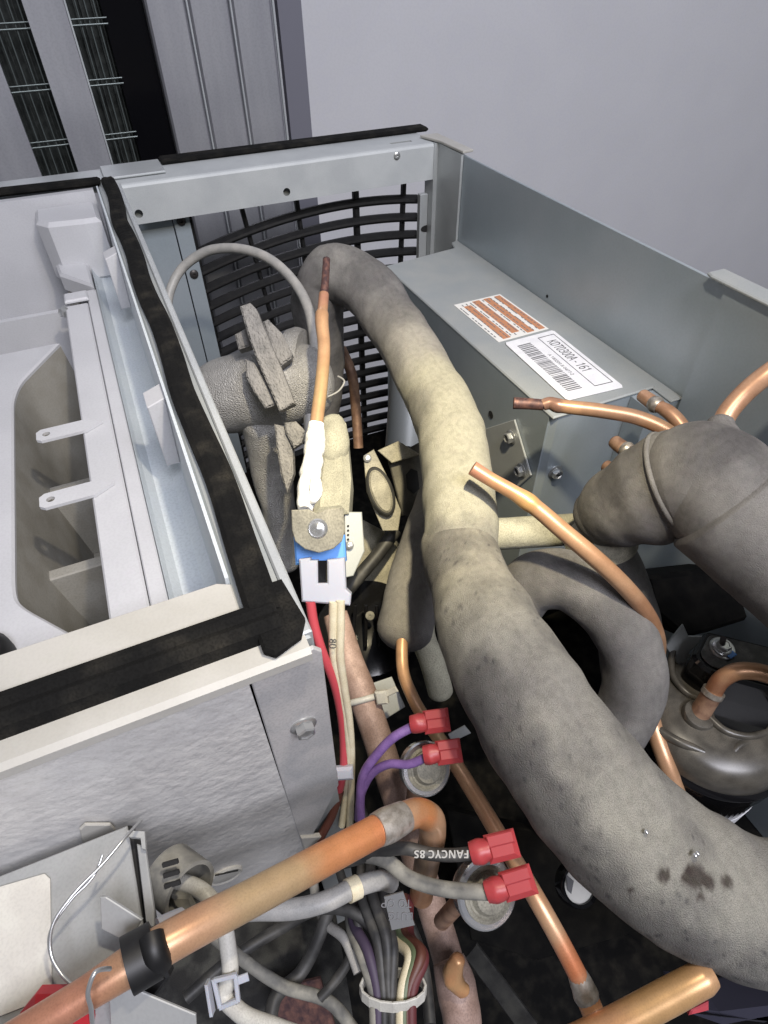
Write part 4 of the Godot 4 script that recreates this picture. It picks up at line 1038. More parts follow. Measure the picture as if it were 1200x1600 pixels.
	copper("pipe", [Vector3(0.1570, -0.0327, -0.2299), Vector3(0.1654, -0.0380, -0.2206), Vector3(0.1740, -0.0424, -0.2107), Vector3(0.1807, -0.0464, -0.2020), Vector3(0.1838, -0.0489, -0.1979), Vector3(0.1944, -0.0589, -0.1827), Vector3(0.2057, -0.0698, -0.1692), Vector3(0.2197, -0.0851, -0.1560), Vector3(0.2359, -0.1067, -0.1442), Vector3(0.2516, -0.1337, -0.1376), Vector3(0.2691, -0.1790, -0.1350), Vector3(0.2632, -0.2098, -0.1230), Vector3(0.2590, -0.2213, -0.1094), Vector3(0.2546, -0.2316, -0.0881), Vector3(0.2543, -0.2480, -0.0676), Vector3(0.2570, -0.2766, -0.0436)], [0.0045, 0.0043, 0.0045, 0.0055, 0.0050, 0.0052, 0.0054, 0.0054, 0.0054, 0.0054, 0.0056, 0.0058, 0.0060, 0.0060, 0.0060], d, [[Vector3(0.1581, -0.0335, -0.2286), 0.012, Color(0.50, 0.24, 0.17)], [Vector3(0.1792, -0.0450, -0.2041), 0.012, Color(0.60, 0.36, 0.15)], [Vector3(0.2402, -0.1146, -0.1400), 0.03, Color(0.42, 0.22, 0.12)]], 20, 10, "open", "flat")

	var e := thing("copper_tube", "thin copper line running down past both pressure switches", "copper tube", Vector3(0.0955, -0.1549, 0.0086), "bare copper tubes")
	copper("pipe", [Vector3(0.1146, -0.1654, -0.2314), Vector3(0.1049, -0.1702, -0.2152), Vector3(0.0980, -0.1744, -0.1984), Vector3(0.0955, -0.1741, -0.1769), Vector3(0.0942, -0.1572, -0.1360), Vector3(0.0930, -0.1440, -0.1033), Vector3(0.0902, -0.1278, -0.0715), Vector3(0.0895, -0.1206, -0.0429), Vector3(0.0925, -0.1300, -0.0193), Vector3(0.0944, -0.1379, -0.0070)], 0.0043, e, [[Vector3(0.0934, -0.1344, -0.0135), 0.016, Color(0.58, 0.20, 0.09)], [Vector3(0.0978, -0.1709, -0.1412), 0.03, Color(0.55, 0.37, 0.21)]], 18, 12)
	part("joint", tube([Vector3(0.0942, -0.1369, -0.0090), Vector3(0.0946, -0.1400, -0.0047), Vector3(0.0947, -0.1426, -0.0011), Vector3(0.0950, -0.1444, 0.0017)], [0.0044, 0.0052, 0.0058, 0.0044], 16, 4, "flat"), M.solder, e)
	part("end_pipe", tube([Vector3(0.0946, -0.1414, -0.0025), Vector3(0.0944, -0.1470, 0.0088), Vector3(0.0940, -0.1510, 0.0221)], 0.0050, 16, 4, "flat"), M.copper_hot, e)

	var f := thing("copper_pipe", "stout pale copper pipe with a closed rounded end at the bottom edge", "copper pipe", Vector3(0.1055, -0.1289, 0.0155), "stout copper pipes")
	copper("pipe", [Vector3(0.0716, -0.1294, 0.0091), Vector3(0.0937, -0.1225, 0.0113), Vector3(0.1160, -0.1149, 0.0128), Vector3(0.1317, -0.1095, 0.0138), Vector3(0.1364, -0.1087, 0.0142)], [0.0064, 0.0064, 0.0064, 0.0062, 0.0048], f, [[Vector3(0.1135, -0.1089, 0.0129), 0.03, Color(0.56, 0.34, 0.15)], [Vector3(0.0756, -0.1209, 0.0094), 0.03, Color(0.52, 0.27, 0.13)]], 28, 14, "flat", "flat")
	var g := thing("copper_pipe", "stout orange copper pipe held by black clips and bent down at its end", "copper pipe", Vector3(-0.0544, -0.0428, -0.0691), "stout copper pipes")
	copper("pipe", [Vector3(-0.1112, -0.0452, -0.0635), Vector3(-0.0820, -0.0416, -0.0654), Vector3(-0.0544, -0.0428, -0.0691), Vector3(-0.0223, -0.0564, -0.0743), Vector3(0.0090, -0.0701, -0.0797), Vector3(0.0319, -0.0778, -0.0829)], [0.0050, 0.0052, 0.0065, 0.0065, 0.0065, 0.0065], g, [[Vector3(0.0250, -0.0711, -0.0809), 0.022, Color(0.56, 0.17, 0.07)], [Vector3(0.0117, -0.0670, -0.0788), 0.03, Color(0.60, 0.25, 0.10)], [Vector3(-0.0173, -0.0548, -0.0738), 0.026, Color(0.47, 0.34, 0.19)], [Vector3(-0.0912, -0.0402, -0.0663), 0.03, Color(0.48, 0.22, 0.14)]], 28, 14)
	part("joint", tube([Vector3(0.0294, -0.0764, -0.0825), Vector3(0.0351, -0.0790, -0.0833), Vector3(0.0438, -0.0829, -0.0846)], [0.0068, 0.0074, 0.0066], 24, 4, "flat"), M.solder, g)
	copper("bend", [Vector3(0.0418, -0.0825, -0.0844), Vector3(0.0506, -0.0881, -0.0852), Vector3(0.0566, -0.0973, -0.0835), Vector3(0.0574, -0.1107, -0.0811), Vector3(0.0539, -0.1339, -0.0776), Vector3(0.0499, -0.1823, -0.0734)], 0.0064, g, [[Vector3(0.0514, -0.0882, -0.0849), 0.012, Color(0.58, 0.24, 0.09)], [Vector3(0.0560, -0.1316, -0.0792), 0.022, Color(0.20, 0.15, 0.11)]], 26, 12)

	var h := thing("copper_pipe", "dull pinkish copper pipe held by a white cable tie beside the wires", "copper pipe", Vector3(0.0538, -0.1965, -0.1328), "stout copper pipes")
	copper("pipe", [Vector3(0.0680, -0.1532, -0.2492), Vector3(0.0658, -0.1675, -0.2196), Vector3(0.0657, -0.1758, -0.1956), Vector3(0.0647, -0.1899, -0.1657), Vector3(0.0632, -0.2041, -0.1359), Vector3(0.0628, -0.2254, -0.1056), Vector3(0.0617, -0.2461, -0.0764), Vector3(0.0595, -0.2570, -0.0504), Vector3(0.0556, -0.2640, -0.0294), Vector3(0.0494, -0.2725, -0.0077)], [0.0088, 0.0098, 0.0100, 0.0098, 0.0095, 0.0095, 0.0095], h, [[Vector3(0.0658, -0.1675, -0.2196), 0.03, Color(0.36, 0.22, 0.16)], [Vector3(0.0651, -0.1777, -0.1786), 0.03, Color(0.44, 0.31, 0.26)], [Vector3(0.0614, -0.2141, -0.1107), 0.03, Color(0.20, 0.13, 0.10)], [Vector3(0.0621, -0.1971, -0.1515), 0.022, Color(0.40, 0.25, 0.18)], [Vector3(0.0613, -0.2517, -0.0629), 0.035, Color(0.40, 0.29, 0.25)], [Vector3(0.0529, -0.2656, -0.0211), 0.04, Color(0.42, 0.31, 0.27)]], 26, 12)
	h.get_child(0).material_override = M.copper_pink
	part("swage", tube([Vector3(0.0566, -0.2348, -0.0479), Vector3(0.0553, -0.2380, -0.0359), Vector3(0.0513, -0.2460, -0.0199)], [0.0095, 0.0118, 0.0110], 20, 6, "flat", 0.0012, 0.02), M.copper_pink, h)
	part("stub", tube([Vector3(0.0552, -0.2198, -0.0310), Vector3(0.0521, -0.2114, -0.0382), Vector3(0.0575, -0.2028, -0.0421)], [0.004, 0.0055, 0.004], 14, 5, "round", 0.001, 0.01), M.copper_hot, h)

# ------------------------------------------------------------------ compressor
func build_compressor() -> void:
	var ring: Vector3 = Vector3(0.3094, -0.2450, -0.0959)
	var at := Vector3(ring.x, -0.45, ring.z)
	var t := thing("compressor", "black dusty hermetic compressor with a copper line on its domed top", "compressor", at)
	part("shell", lathe([Vector2(0.053, 0.0), Vector2(0.0545, 0.01), Vector2(0.0545, 0.188), Vector2(0.0560, 0.191), Vector2(0.0560, 0.204), Vector2(0.054, 0.206)], at, Vector3.UP, 72), M.gloss_black, t)
	part("weld_bead", lathe([Vector2(0.0545, 0.2045), Vector2(0.0568, 0.206), Vector2(0.0574, 0.2085), Vector2(0.0568, 0.211), Vector2(0.0535, 0.213)], at, Vector3.UP, 72, 0.3), M.gloss_black, t)
	part("dome", lathe([Vector2(0.0540, 0.209), Vector2(0.0538, 0.2185), Vector2(0.0525, 0.2245), Vector2(0.0495, 0.2290), Vector2(0.044, 0.2325), Vector2(0.036, 0.2348), Vector2(0.024, 0.2363), Vector2(0.0, 0.2368)], at, Vector3.UP, 72), M.dome, t)
	part("recess_rim", tube([Vector3(0.3206, -0.2120, -0.1532), Vector3(0.3029, -0.2120, -0.1420), Vector3(0.2928, -0.2120, -0.1271), Vector3(0.2935, -0.2120, -0.1140), Vector3(0.2998, -0.2130, -0.1060)], 0.0026, 14, 8, "round"), M.dome, t)
	part("recess_rim", tube([Vector3(0.2940, -0.2125, -0.0930), Vector3(0.2957, -0.2125, -0.0828), Vector3(0.3050, -0.2135, -0.0739), Vector3(0.3232, -0.2150, -0.0695), Vector3(0.3387, -0.2160, -0.0715)], 0.0027, 14, 8, "round"), M.dome, t)
	part("recess", prism([Vector3(0.3044, -0.2130, -0.1006), Vector3(0.3208, -0.2130, -0.1068), Vector3(0.3537, -0.2130, -0.0954), Vector3(0.3419, -0.2130, -0.0781), Vector3(0.3232, -0.2130, -0.0705), Vector3(0.3058, -0.2130, -0.0748), Vector3(0.2971, -0.2130, -0.0839), Vector3(0.2963, -0.2130, -0.0933)], Vector3(0, 0.0008, 0)), M.gloss_black, t)
	part("pressed_ridge", tube([Vector3(0.2591, -0.2215, -0.1040), Vector3(0.2639, -0.2190, -0.0911), Vector3(0.2754, -0.2195, -0.0770), Vector3(0.2833, -0.2215, -0.0675), Vector3(0.2911, -0.2185, -0.0685), Vector3(0.3004, -0.2165, -0.0703), Vector3(0.3156, -0.2195, -0.0670), Vector3(0.3301, -0.2225, -0.0661)], 0.0034, 14, 8, "round"), M.dome, t)
	part("oil_plug", lathe([Vector2(0.0022, -0.001), Vector2(0.0022, 0.0012), Vector2(0, 0.002)], Vector3(0.2823, -0.2190, -0.0677), Vector3.UP, 12), M.dome, t)
	# terminal cover with its nut
	part("terminal_cover", prism(rounded([Vector3(0.2992, -0.1870, -0.1290), Vector3(0.3262, -0.1870, -0.1425), Vector3(0.3488, -0.1870, -0.1222), Vector3(0.3863, -0.1870, -0.0871), Vector3(0.3513, -0.1870, -0.0643), Vector3(0.3282, -0.1870, -0.0865), Vector3(0.3134, -0.1870, -0.1009), Vector3(0.3007, -0.1870, -0.1145)], 0.006), Vector3(0, -0.036, 0), 0.0022), M.gloss_black, t)
	part("cover_top", prism(rounded([Vector3(0.3048, -0.1866, -0.1274), Vector3(0.3251, -0.1866, -0.1377), Vector3(0.3458, -0.1866, -0.1196), Vector3(0.3798, -0.1866, -0.0874), Vector3(0.3511, -0.1866, -0.0694), Vector3(0.3311, -0.1866, -0.0893), Vector3(0.3163, -0.1866, -0.1038), Vector3(0.3052, -0.1866, -0.1167)], 0.005), Vector3(0, 0.0012, 0), 0.0005), M.painted_black, t)
	var up := Vector3(0.0, 1.0, 0.12).normalized()
	part("washer", lathe([Vector2(0.0092, 0.0), Vector2(0.0092, 0.0012), Vector2(0.0085, 0.0020), Vector2(0.0066, 0.0022), Vector2(0.0066, 0.0034), Vector2(0.0, 0.0036)], Vector3(0.3234, -0.1855, -0.1242), up, 30), M.zinc, t)
	screw(t, Vector3(0.3217, -0.1825, -0.1240), up, 0.0050, M.zinc, "nut")
	part("stud", tube([Vector3(0.3213, -0.1800, -0.1248), Vector3(0.3178, -0.1700, -0.1252)], 0.0021, 12, 2), M.dark_screw, t)
	part("paint_mark", bar(Vector3(0.3205, -0.1830, -0.1166), Vector3(0.3272, -0.1830, -0.1171), 0.004, 0.0012, Vector3.UP, 0.0003), M.blue, t)
	# discharge socket and line
	part("socket", tube([Vector3(0.2901, -0.2145, -0.0992), Vector3(0.2943, -0.2040, -0.1011), Vector3(0.2971, -0.1940, -0.1027)], [0.0074, 0.0068, 0.0068], 22, 4, "flat"), M.copper_dull, t)
	part("socket_lip", tube([Vector3(0.2962, -0.1960, -0.1021), Vector3(0.2979, -0.1925, -0.1030)], 0.0076, 22, 2, "flat"), M.solder, t)
	part("base_ring", lathe([Vector2(0.0115, -0.002), Vector2(0.0115, 0.0015), Vector2(0.0105, 0.003), Vector2(0.0085, 0.0035), Vector2(0, 0.0035)], Vector3(0.2885, -0.2140, -0.0985), Vector3(0.05, 1.0, 0.1), 32), M.dome, t)
	copper("discharge_line", [Vector3(0.2971, -0.1945, -0.1024), Vector3(0.3000, -0.1820, -0.1043), Vector3(0.3075, -0.1740, -0.1029), Vector3(0.3174, -0.1710, -0.0971), Vector3(0.3271, -0.1700, -0.0861), Vector3(0.3377, -0.1700, -0.0677), Vector3(0.3535, -0.1900, -0.0497), Vector3(0.3939, -0.2600, -0.0407)], 0.0060, t, [[Vector3(0.3004, -0.1850, -0.1044), 0.016, Color(0.36, 0.15, 0.08)], [Vector3(0.3174, -0.1710, -0.0971), 0.02, Color(0.46, 0.25, 0.13)]], 22, 10)
	part("rating_label", lathe([Vector2(0.0540, 0.10), Vector2(0.0550, 0.10), Vector2(0.0550, 0.160), Vector2(0.0540, 0.160)], at, Vector3.UP, 72), M.paper, t)
	part("mounting_ear", prism([Vector3(0.3035, -0.2072, -0.1511), Vector3(0.3241, -0.2021, -0.1629), Vector3(0.3252, -0.2087, -0.1554), Vector3(0.3373, -0.2089, -0.1499), Vector3(0.3192, -0.2154, -0.1432), Vector3(0.3119, -0.2262, -0.1348), Vector3(0.3106, -0.2225, -0.1393)], -EYE * 0.003, 0.0006), M.galv_dusty, t)

	var k := thing("accumulator_box", "flat dark grey box behind the mitred elbow", "box", Vector3(0.3813, -0.2640, -0.1941))
	part("cover", prism([Vector3(0.3450, -0.2146, -0.2169), Vector3(0.4281, -0.2303, -0.2100), Vector3(0.4309, -0.2483, -0.1590), Vector3(0.3732, -0.2301, -0.1424), Vector3(0.3522, -0.2336, -0.1477), Vector3(0.3389, -0.2307, -0.1871)], -EYE * 0.05, 0.004), M.pan, k)

# ------------------------------------------------------------------ switches, connectors, wires
func spade(called: String, label: String, a: Vector3, b: Vector3, w: float, barrel_r: float) -> void:
	var t := thing(called, label, "wire terminal", a, "red push-on wire terminals")
	var d := (b - a)
	var m := a + d * 0.42
	part("sleeve", tube([a, a + d * 0.18, m], [barrel_r * 0.95, barrel_r * 1.12, barrel_r * 0.9], 16, 5, "flat", barrel_r * 0.12, 0.006), M.red_plastic, t)
	part("hood", bar(a + d * 0.34, b, w, w * 0.50, EYE + TOP * 0.55, w * 0.19), M.red_plastic, t)
	var up := (EYE + TOP * 0.55)
	up = (up - d.normalized() * up.dot(d.normalized())).normalized()
	var across := d.normalized().cross(up) * w * 0.24
	part("ridge", bar(a + d * 0.40 + up * w * 0.25 - across, b - d * 0.03 + up * w * 0.25 - across, w * 0.42, w * 0.12, up, w * 0.05), M.red_plastic, t)

func pressure_switch(label: String, at: Vector3, axis: Vector3, r: float, stem_to: Vector3) -> void:
	var t := thing("pressure_switch", label, "pressure switch", at, "round pressure switches")
	part("can", lathe([Vector2(0, -r * 0.75), Vector2(r * 0.5, -r * 0.72), Vector2(r * 0.92, -r * 0.5), Vector2(r, -r * 0.3), Vector2(r, -r * 0.05), Vector2(r * 1.04, 0), Vector2(r * 1.04, r * 0.14), Vector2(r * 0.98, r * 0.2), Vector2(r * 0.8, r * 0.2)], at, axis, 40), M.chrome, t)
	part("top", lathe([Vector2(r * 0.84, r * 0.14), Vector2(r * 0.82, r * 0.24), Vector2(r * 0.72, r * 0.28), Vector2(r * 0.66, r * 0.22), Vector2(r * 0.6, r * 0.24), Vector2(r * 0.5, r * 0.42), Vector2(r * 0.2, r * 0.46), Vector2(0, r * 0.46)], at, axis, 36), M.dusty_steel, t)
	part("stem", tube([at - axis * r * 0.7, stem_to], 0.0045, 14, 2, "flat"), M.copper_dull, t)

func wire(label: String, pts: Array, r: float, m: Material, group := "loose wires", called := "wire") -> MeshInstance3D:
	return single(called, tube(pts, r, 12, 10, "flat"), m, label, "wire", group)

func build_wiring() -> void:
	pressure_switch("round silver pressure switch with purple wires", Vector3(0.0735, -0.1371, -0.1191), Vector3(0.10, 0.80, 0.58).normalized(), 0.0140, Vector3(0.0621, -0.1975, -0.1128))
	pressure_switch("round silver pressure switch with black and grey wires", Vector3(0.0714, -0.1292, -0.0521), Vector3(0.10, 0.80, 0.58).normalized(), 0.0150, Vector3(0.0560, -0.1925, -0.0598))
	spade("wire_terminal", "red terminal on the upper purple wire", Vector3(0.0713, -0.1101, -0.1337), Vector3(0.0903, -0.1055, -0.1258), 0.0122, 0.0048)
	spade("wire_terminal", "red terminal on the lower purple wire", Vector3(0.0712, -0.1151, -0.1177), Vector3(0.0897, -0.1115, -0.1106), 0.0122, 0.0048)
	spade("wire_terminal", "red terminal on the lettered black wire", Vector3(0.0674, -0.1017, -0.0635), Vector3(0.0874, -0.0961, -0.0578), 0.0118, 0.0048)
	spade("wire_terminal", "red terminal on the dusty grey wire", Vector3(0.0671, -0.1073, -0.0484), Vector3(0.0875, -0.1008, -0.0435), 0.0118, 0.0048)
	wire("upper purple wire of the silver switch", [Vector3(0.0730, -0.1106, -0.1324), Vector3(0.0619, -0.1144, -0.1331), Vector3(0.0501, -0.1267, -0.1328), Vector3(0.0411, -0.1392, -0.1308), Vector3(0.0358, -0.1546, -0.1243), Vector3(0.0324, -0.1784, -0.1156)], 0.0026, M.purple_wire)
	wire("lower purple wire of the silver switch", [Vector3(0.0729, -0.1156, -0.1164), Vector3(0.0638, -0.1224, -0.1192), Vector3(0.0547, -0.1283, -0.1260), Vector3(0.0466, -0.1372, -0.1290), Vector3(0.0383, -0.1510, -0.1271), Vector3(0.0326, -0.1730, -0.1213)], 0.0024, M.purple_wire)
	var bw := thing("wire", "black wire with white lettering to its red terminal", "wire", Vector3(0.0415, -0.0994, -0.0741), "loose wires")
	part("insulation", tube([Vector3(0.0700, -0.1013, -0.0628), Vector3(0.0601, -0.1009, -0.0659), Vector3(0.0502, -0.1004, -0.0708), Vector3(0.0416, -0.0997, -0.0768), Vector3(0.0313, -0.1070, -0.0825), Vector3(0.0199, -0.1172, -0.0872), Vector3(0.0092, -0.1271, -0.0920)], 0.0029, 14, 10, "flat"), M.black_wire, bw)
	words("FANCYC 8S", 0.0030, Vector3(0.0543, -0.0971, -0.0678), -SIDE, -TOP, M.print_worn, bw, "lettering", "Droid Sans", 700)
	wire("dusty grey wire under the lettered black one", [Vector3(0.0692, -0.1073, -0.0475), Vector3(0.0574, -0.1091, -0.0538), Vector3(0.0458, -0.1096, -0.0613), Vector3(0.0378, -0.1088, -0.0686), Vector3(0.0324, -0.1082, -0.0777), Vector3(0.0242, -0.1148, -0.0864), Vector3(0.0106, -0.1333, -0.0969)], 0.0034, M.dusty_wire)

	# sensor connector
	var k := thing("sensor_connector", "blue and white plug connector under a dull metal cover", "connector", Vector3(0.0479, -0.0281, -0.1933))
	part("cover", prism([Vector3(0.0414, -0.0030, -0.2100), Vector3(0.0491, -0.0029, -0.2068), Vector3(0.0520, -0.0043, -0.2041), Vector3(0.0578, -0.0028, -0.2032), Vector3(0.0647, -0.0026, -0.2003), Vector3(0.0624, -0.0102, -0.1932), Vector3(0.0594, -0.0142, -0.1903), Vector3(0.0543, -0.0168, -0.1897), Vector3(0.0475, -0.0180, -0.1913), Vector3(0.0418, -0.0166, -0.1952), Vector3(0.0386, -0.0139, -0.1995), Vector3(0.0388, -0.0099, -0.2037)], -EYE * 0.0015, 0.0004), M.dusty_steel, k)
	part("dimple", lathe([Vector2(0.0050, 0), Vector2(0.0042, 0.0008), Vector2(0.0026, 0.0006), Vector2(0.0014, 0.0014), Vector2(0, 0.0016)], Vector3(0.0504, -0.0096, -0.1990), EYE, 24), M.chrome, k)
	part("blue_body", prism([Vector3(0.0400, -0.0205, -0.2094), Vector3(0.0638, -0.0203, -0.1993), Vector3(0.0598, -0.0278, -0.1885), Vector3(0.0359, -0.0288, -0.1977)], -EYE * 0.010, 0.001), M.blue, k)
	part("plug", prism([Vector3(0.0379, -0.0213, -0.1942), Vector3(0.0430, -0.0209, -0.1924), Vector3(0.0426, -0.0218, -0.1916), Vector3(0.0460, -0.0218, -0.1901), Vector3(0.0426, -0.0291, -0.1823), Vector3(0.0469, -0.0291, -0.1804), Vector3(0.0504, -0.0217, -0.1884), Vector3(0.0542, -0.0215, -0.1869), Vector3(0.0584, -0.0211, -0.1856), Vector3(0.0540, -0.0307, -0.1742), Vector3(0.0556, -0.0325, -0.1716), Vector3(0.0532, -0.0357, -0.1677), Vector3(0.0322, -0.0340, -0.1784)], -EYE * 0.009, 0.0008), M.nylon, k)
	part("contact", prism([Vector3(0.0468, -0.0241, -0.1919), Vector3(0.0506, -0.0242, -0.1903), Vector3(0.0474, -0.0318, -0.1834), Vector3(0.0437, -0.0318, -0.1851)], -EYE * 0.002), M.gloss_black, k)
	var rw := thing("wire", "red wire hanging from the plug connector", "wire", Vector3(0.0314, -0.1264, -0.1411), "loose wires")
	part("insulation", tube([Vector3(0.0372, -0.0369, -0.1794), Vector3(0.0360, -0.0448, -0.1745), Vector3(0.0359, -0.0587, -0.1657), Vector3(0.0381, -0.0783, -0.1591), Vector3(0.0387, -0.1042, -0.1541), Vector3(0.0368, -0.1312, -0.1489), Vector3(0.0325, -0.1532, -0.1425), Vector3(0.0279, -0.1715, -0.1402)], 0.0024, 12, 10, "flat"), M.red_wire, rw)
	part("dark_tail", tube([Vector3(0.0285, -0.1709, -0.1405), Vector3(0.0209, -0.1860, -0.1353), Vector3(0.0093, -0.2025, -0.1303), Vector3(0.0023, -0.2220, -0.1277)], 0.0028, 12, 6, "flat"), M.brown_wire, rw)
	var cw := thing("wire", "pair of cream wires hanging from the plug connector, numbered on one", "wire", Vector3(0.0361, -0.1312, -0.1492), "loose wires")
	part("strand", tube([Vector3(0.0473, -0.0362, -0.1742), Vector3(0.0440, -0.0485, -0.1686), Vector3(0.0413, -0.0627, -0.1637), Vector3(0.0407, -0.0843, -0.1577), Vector3(0.0406, -0.1095, -0.1522), Vector3(0.0379, -0.1413, -0.1452), Vector3(0.0328, -0.1699, -0.1398), Vector3(0.0240, -0.1992, -0.1306)], 0.0022, 12, 10, "flat"), M.cream_wire, cw)
	part("strand", tube([Vector3(0.0506, -0.0358, -0.1732), Vector3(0.0474, -0.0485, -0.1671), Vector3(0.0442, -0.0619, -0.1618), Vector3(0.0427, -0.0834, -0.1562), Vector3(0.0420, -0.1086, -0.1510), Vector3(0.0392, -0.1414, -0.1446), Vector3(0.0338, -0.1726, -0.1364), Vector3(0.0271, -0.1999, -0.1254)], 0.0022, 12, 10, "flat"), M.cream_wire, cw)
	words("80", 0.0034, Vector3(0.0415, -0.0540, -0.1632), -TOP, SIDE, M.ink, cw)
	single("cable_clip", bar(Vector3(0.0277, -0.1476, -0.1414), Vector3(0.0373, -0.1472, -0.1377), 0.0075, 0.006, EYE, 0.0015), M.nylon, "white nylon clip holding the red and cream wires", "clip", "white ties and clips")

	# tie round the pink pipe
	var z := thing("cable_tie", "white cable tie round the dull pinkish pipe", "cable tie", Vector3(0.0688, -0.1685, -0.1868), "white ties and clips")
	var ringp: Array = []
	var c0: Vector3 = Vector3(0.0655, -0.1783, -0.1930)
	for q in 13:
		var an := TAU * q / 12.0
		ringp.append(c0 + (SIDE * cos(an) * 0.0112 + (EYE * sin(an) + TOP * sin(an) * 0.25) * 0.0112) + TOP * 0.003 * cos(an))
	part("band", tube(ringp, 0.0022, 10, 3, "none"), M.tie, z)
	part("lock", bar(Vector3(0.0716, -0.1667, -0.1844), Vector3(0.0784, -0.1644, -0.1810), 0.009, 0.006, EYE, 0.0012), M.tie, z)
	part("tail", bar(Vector3(0.0766, -0.1646, -0.1830), Vector3(0.0849, -0.1590, -0.1809), 0.0042, 0.0016, EYE, 0.0005), M.tie, z)

	# harness: sheathed bundle with its colours showing, drawn together by a tie
	var cols := [[M.black_wire, 566, 1402, 592, 1480, 598, 1540, 600], [M.brown_wire, 632, 1460, 658, 1492, 640, 1540, 640], [M.cream_wire, 618, 1466, 640, 1500, 630, 1540, 628], [M.green_wire, 625, 1462, 648, 1498, 634, 1540, 634], [M.black_wire, 600, 1420, 614, 1480, 612, 1540, 612], [M.dark_purple_wire, 552, 1440, 576, 1490, 588, 1540, 588], [M.dusty_wire, 548, 1448, 568, 1500, 582, 1545, 584], [M.black_wire, 580, 1390, 604, 1470, 606, 1540, 620], [M.dark_red_wire, 640, 1462, 662, 1500, 646, 1540, 646]]
	var what := ["outermost black wire of the tied harness", "brown wire curving into the tied harness", "cream wire curving into the tied harness", "dark green wire in the tied harness", "black wire deep in the tied harness", "purple wire at the edge of the tied harness", "grey wire at the edge of the tied harness", "black wire under the metal tag in the harness", "dark red wire curving into the tied harness"]
	for i in cols.size():
		var q: Array = cols[i]
		var at := func(px: float, py: float, d: float) -> Vector3: return Vector3(0, 0.2, 0) + (SIDE * (px - 600.0) - TOP * (py - 800.0) - EYE * 936.445) * d / 936.445
		wire(what[i], [at.call(q[1], q[2] - 60, 0.33), at.call(q[1], q[2], 0.31), at.call(q[3], q[4], 0.292), at.call(q[5], q[6], 0.285), at.call(q[7], 1650, 0.275)], 0.0027, q[0], "wires of the tied harness")
	wire("black cable running from the harness under the orange pipe", [Vector3(0.0218, -0.1633, -0.0600), Vector3(0.0141, -0.1599, -0.0746), Vector3(-0.0029, -0.1632, -0.0860), Vector3(-0.0239, -0.1700, -0.0878), Vector3(-0.0513, -0.1692, -0.0852), Vector3(-0.0748, -0.1699, -0.0793)], 0.0030, M.black_wire, "dark cables under the orange pipe")
	wire("black cable hanging in a loop beside the harness", [Vector3(0.0053, -0.1701, -0.0903), Vector3(-0.0069, -0.1787, -0.0788), Vector3(-0.0217, -0.1867, -0.0690), Vector3(-0.0364, -0.1832, -0.0638), Vector3(-0.0435, -0.1837, -0.0511)], 0.0034, M.black_wire, "dark cables under the orange pipe")
	wire("dusty black cable curling behind the conduit buckle", [Vector3(-0.0563, -0.1600, -0.0972), Vector3(-0.0454, -0.1693, -0.0826), Vector3(-0.0316, -0.1787, -0.0666), Vector3(-0.0108, -0.1794, -0.0492), Vector3(-0.0039, -0.1842, -0.0335)], 0.0030, M.dusty_wire, "dark cables under the orange pipe")
	wire("thin black cable crossing above the harness tie", [Vector3(0.0131, -0.1751, -0.1122), Vector3(0.0125, -0.1678, -0.0897), Vector3(0.0121, -0.1646, -0.0704), Vector3(0.0005, -0.1722, -0.0597), Vector3(-0.0157, -0.1771, -0.0538)], 0.0024, M.black_wire, "dark cables under the orange pipe")
	wire("black cable beside the dull pinkish pipe", [Vector3(0.0389, -0.1963, -0.1394), Vector3(0.0377, -0.1975, -0.1081), Vector3(0.0399, -0.1989, -0.0751), Vector3(0.0389, -0.1951, -0.0491), Vector3(0.0306, -0.1933, -0.0241)], 0.0030, M.black_wire, "dark cables under the orange pipe")
	wire("pale grey cable bent into the harness from the foil board side", [Vector3(0.0079, -0.1944, -0.1243), Vector3(-0.0022, -0.1879, -0.1050), Vector3(-0.0025, -0.1798, -0.0833), Vector3(0.0043, -0.1691, -0.0689), Vector3(0.0053, -0.1683, -0.0541)], 0.0026, M.grey_wire, "dark cables under the orange pipe")
	var ht := thing("cable_tie", "broad white tie round the wire harness", "cable tie", Vector3(0.0188, -0.1678, -0.0412), "white ties and clips")
	var hp: Array = []
	var hc: Vector3 = Vector3(0.0179, -0.1630, -0.0407)
	for q in 17:
		var an := TAU * q / 16.0
		hp.append(hc + SIDE * cos(an) * 0.0155 + EYE * sin(an) * 0.008 + TOP * -0.002 * sin(an))
	for q in 16:
		part("band", bar(hp[q], hp[q + 1], 0.006, 0.0012, hp[q] + hp[q + 1] - hc * 2.0, 0.0003), M.tie, ht) if q == 0 else null
	var bs := start()
	for q in 16: add_bar(bs, hp[q], hp[q + 1] + (hp[q + 1] - hp[q]) * 0.1, 0.006, 0.0012, hp[q] + hp[q + 1] - hc * 2.0, 0.0003)
	ht.get_child(0).mesh = bs.commit()
	var tg := thing("metal_tag", "bent aluminium tag with stamped letters on the harness", "tag", Vector3(0.0292, -0.1178, -0.0597))
	part("plate", prism([Vector3(0.0250, -0.1084, -0.0655), Vector3(0.0334, -0.1068, -0.0635), Vector3(0.0338, -0.1174, -0.0520), Vector3(0.0238, -0.1189, -0.0547)], -EYE * 0.0008), M.chrome, tg)
	words("TO OP", 0.0030, Vector3(0.0290, -0.1100, -0.0614), -SIDE, -TOP, M.ink_grey, tg)
	words("LUTG", 0.0030, Vector3(0.0292, -0.1141, -0.0570), -SIDE, -TOP, M.ink_grey, tg)

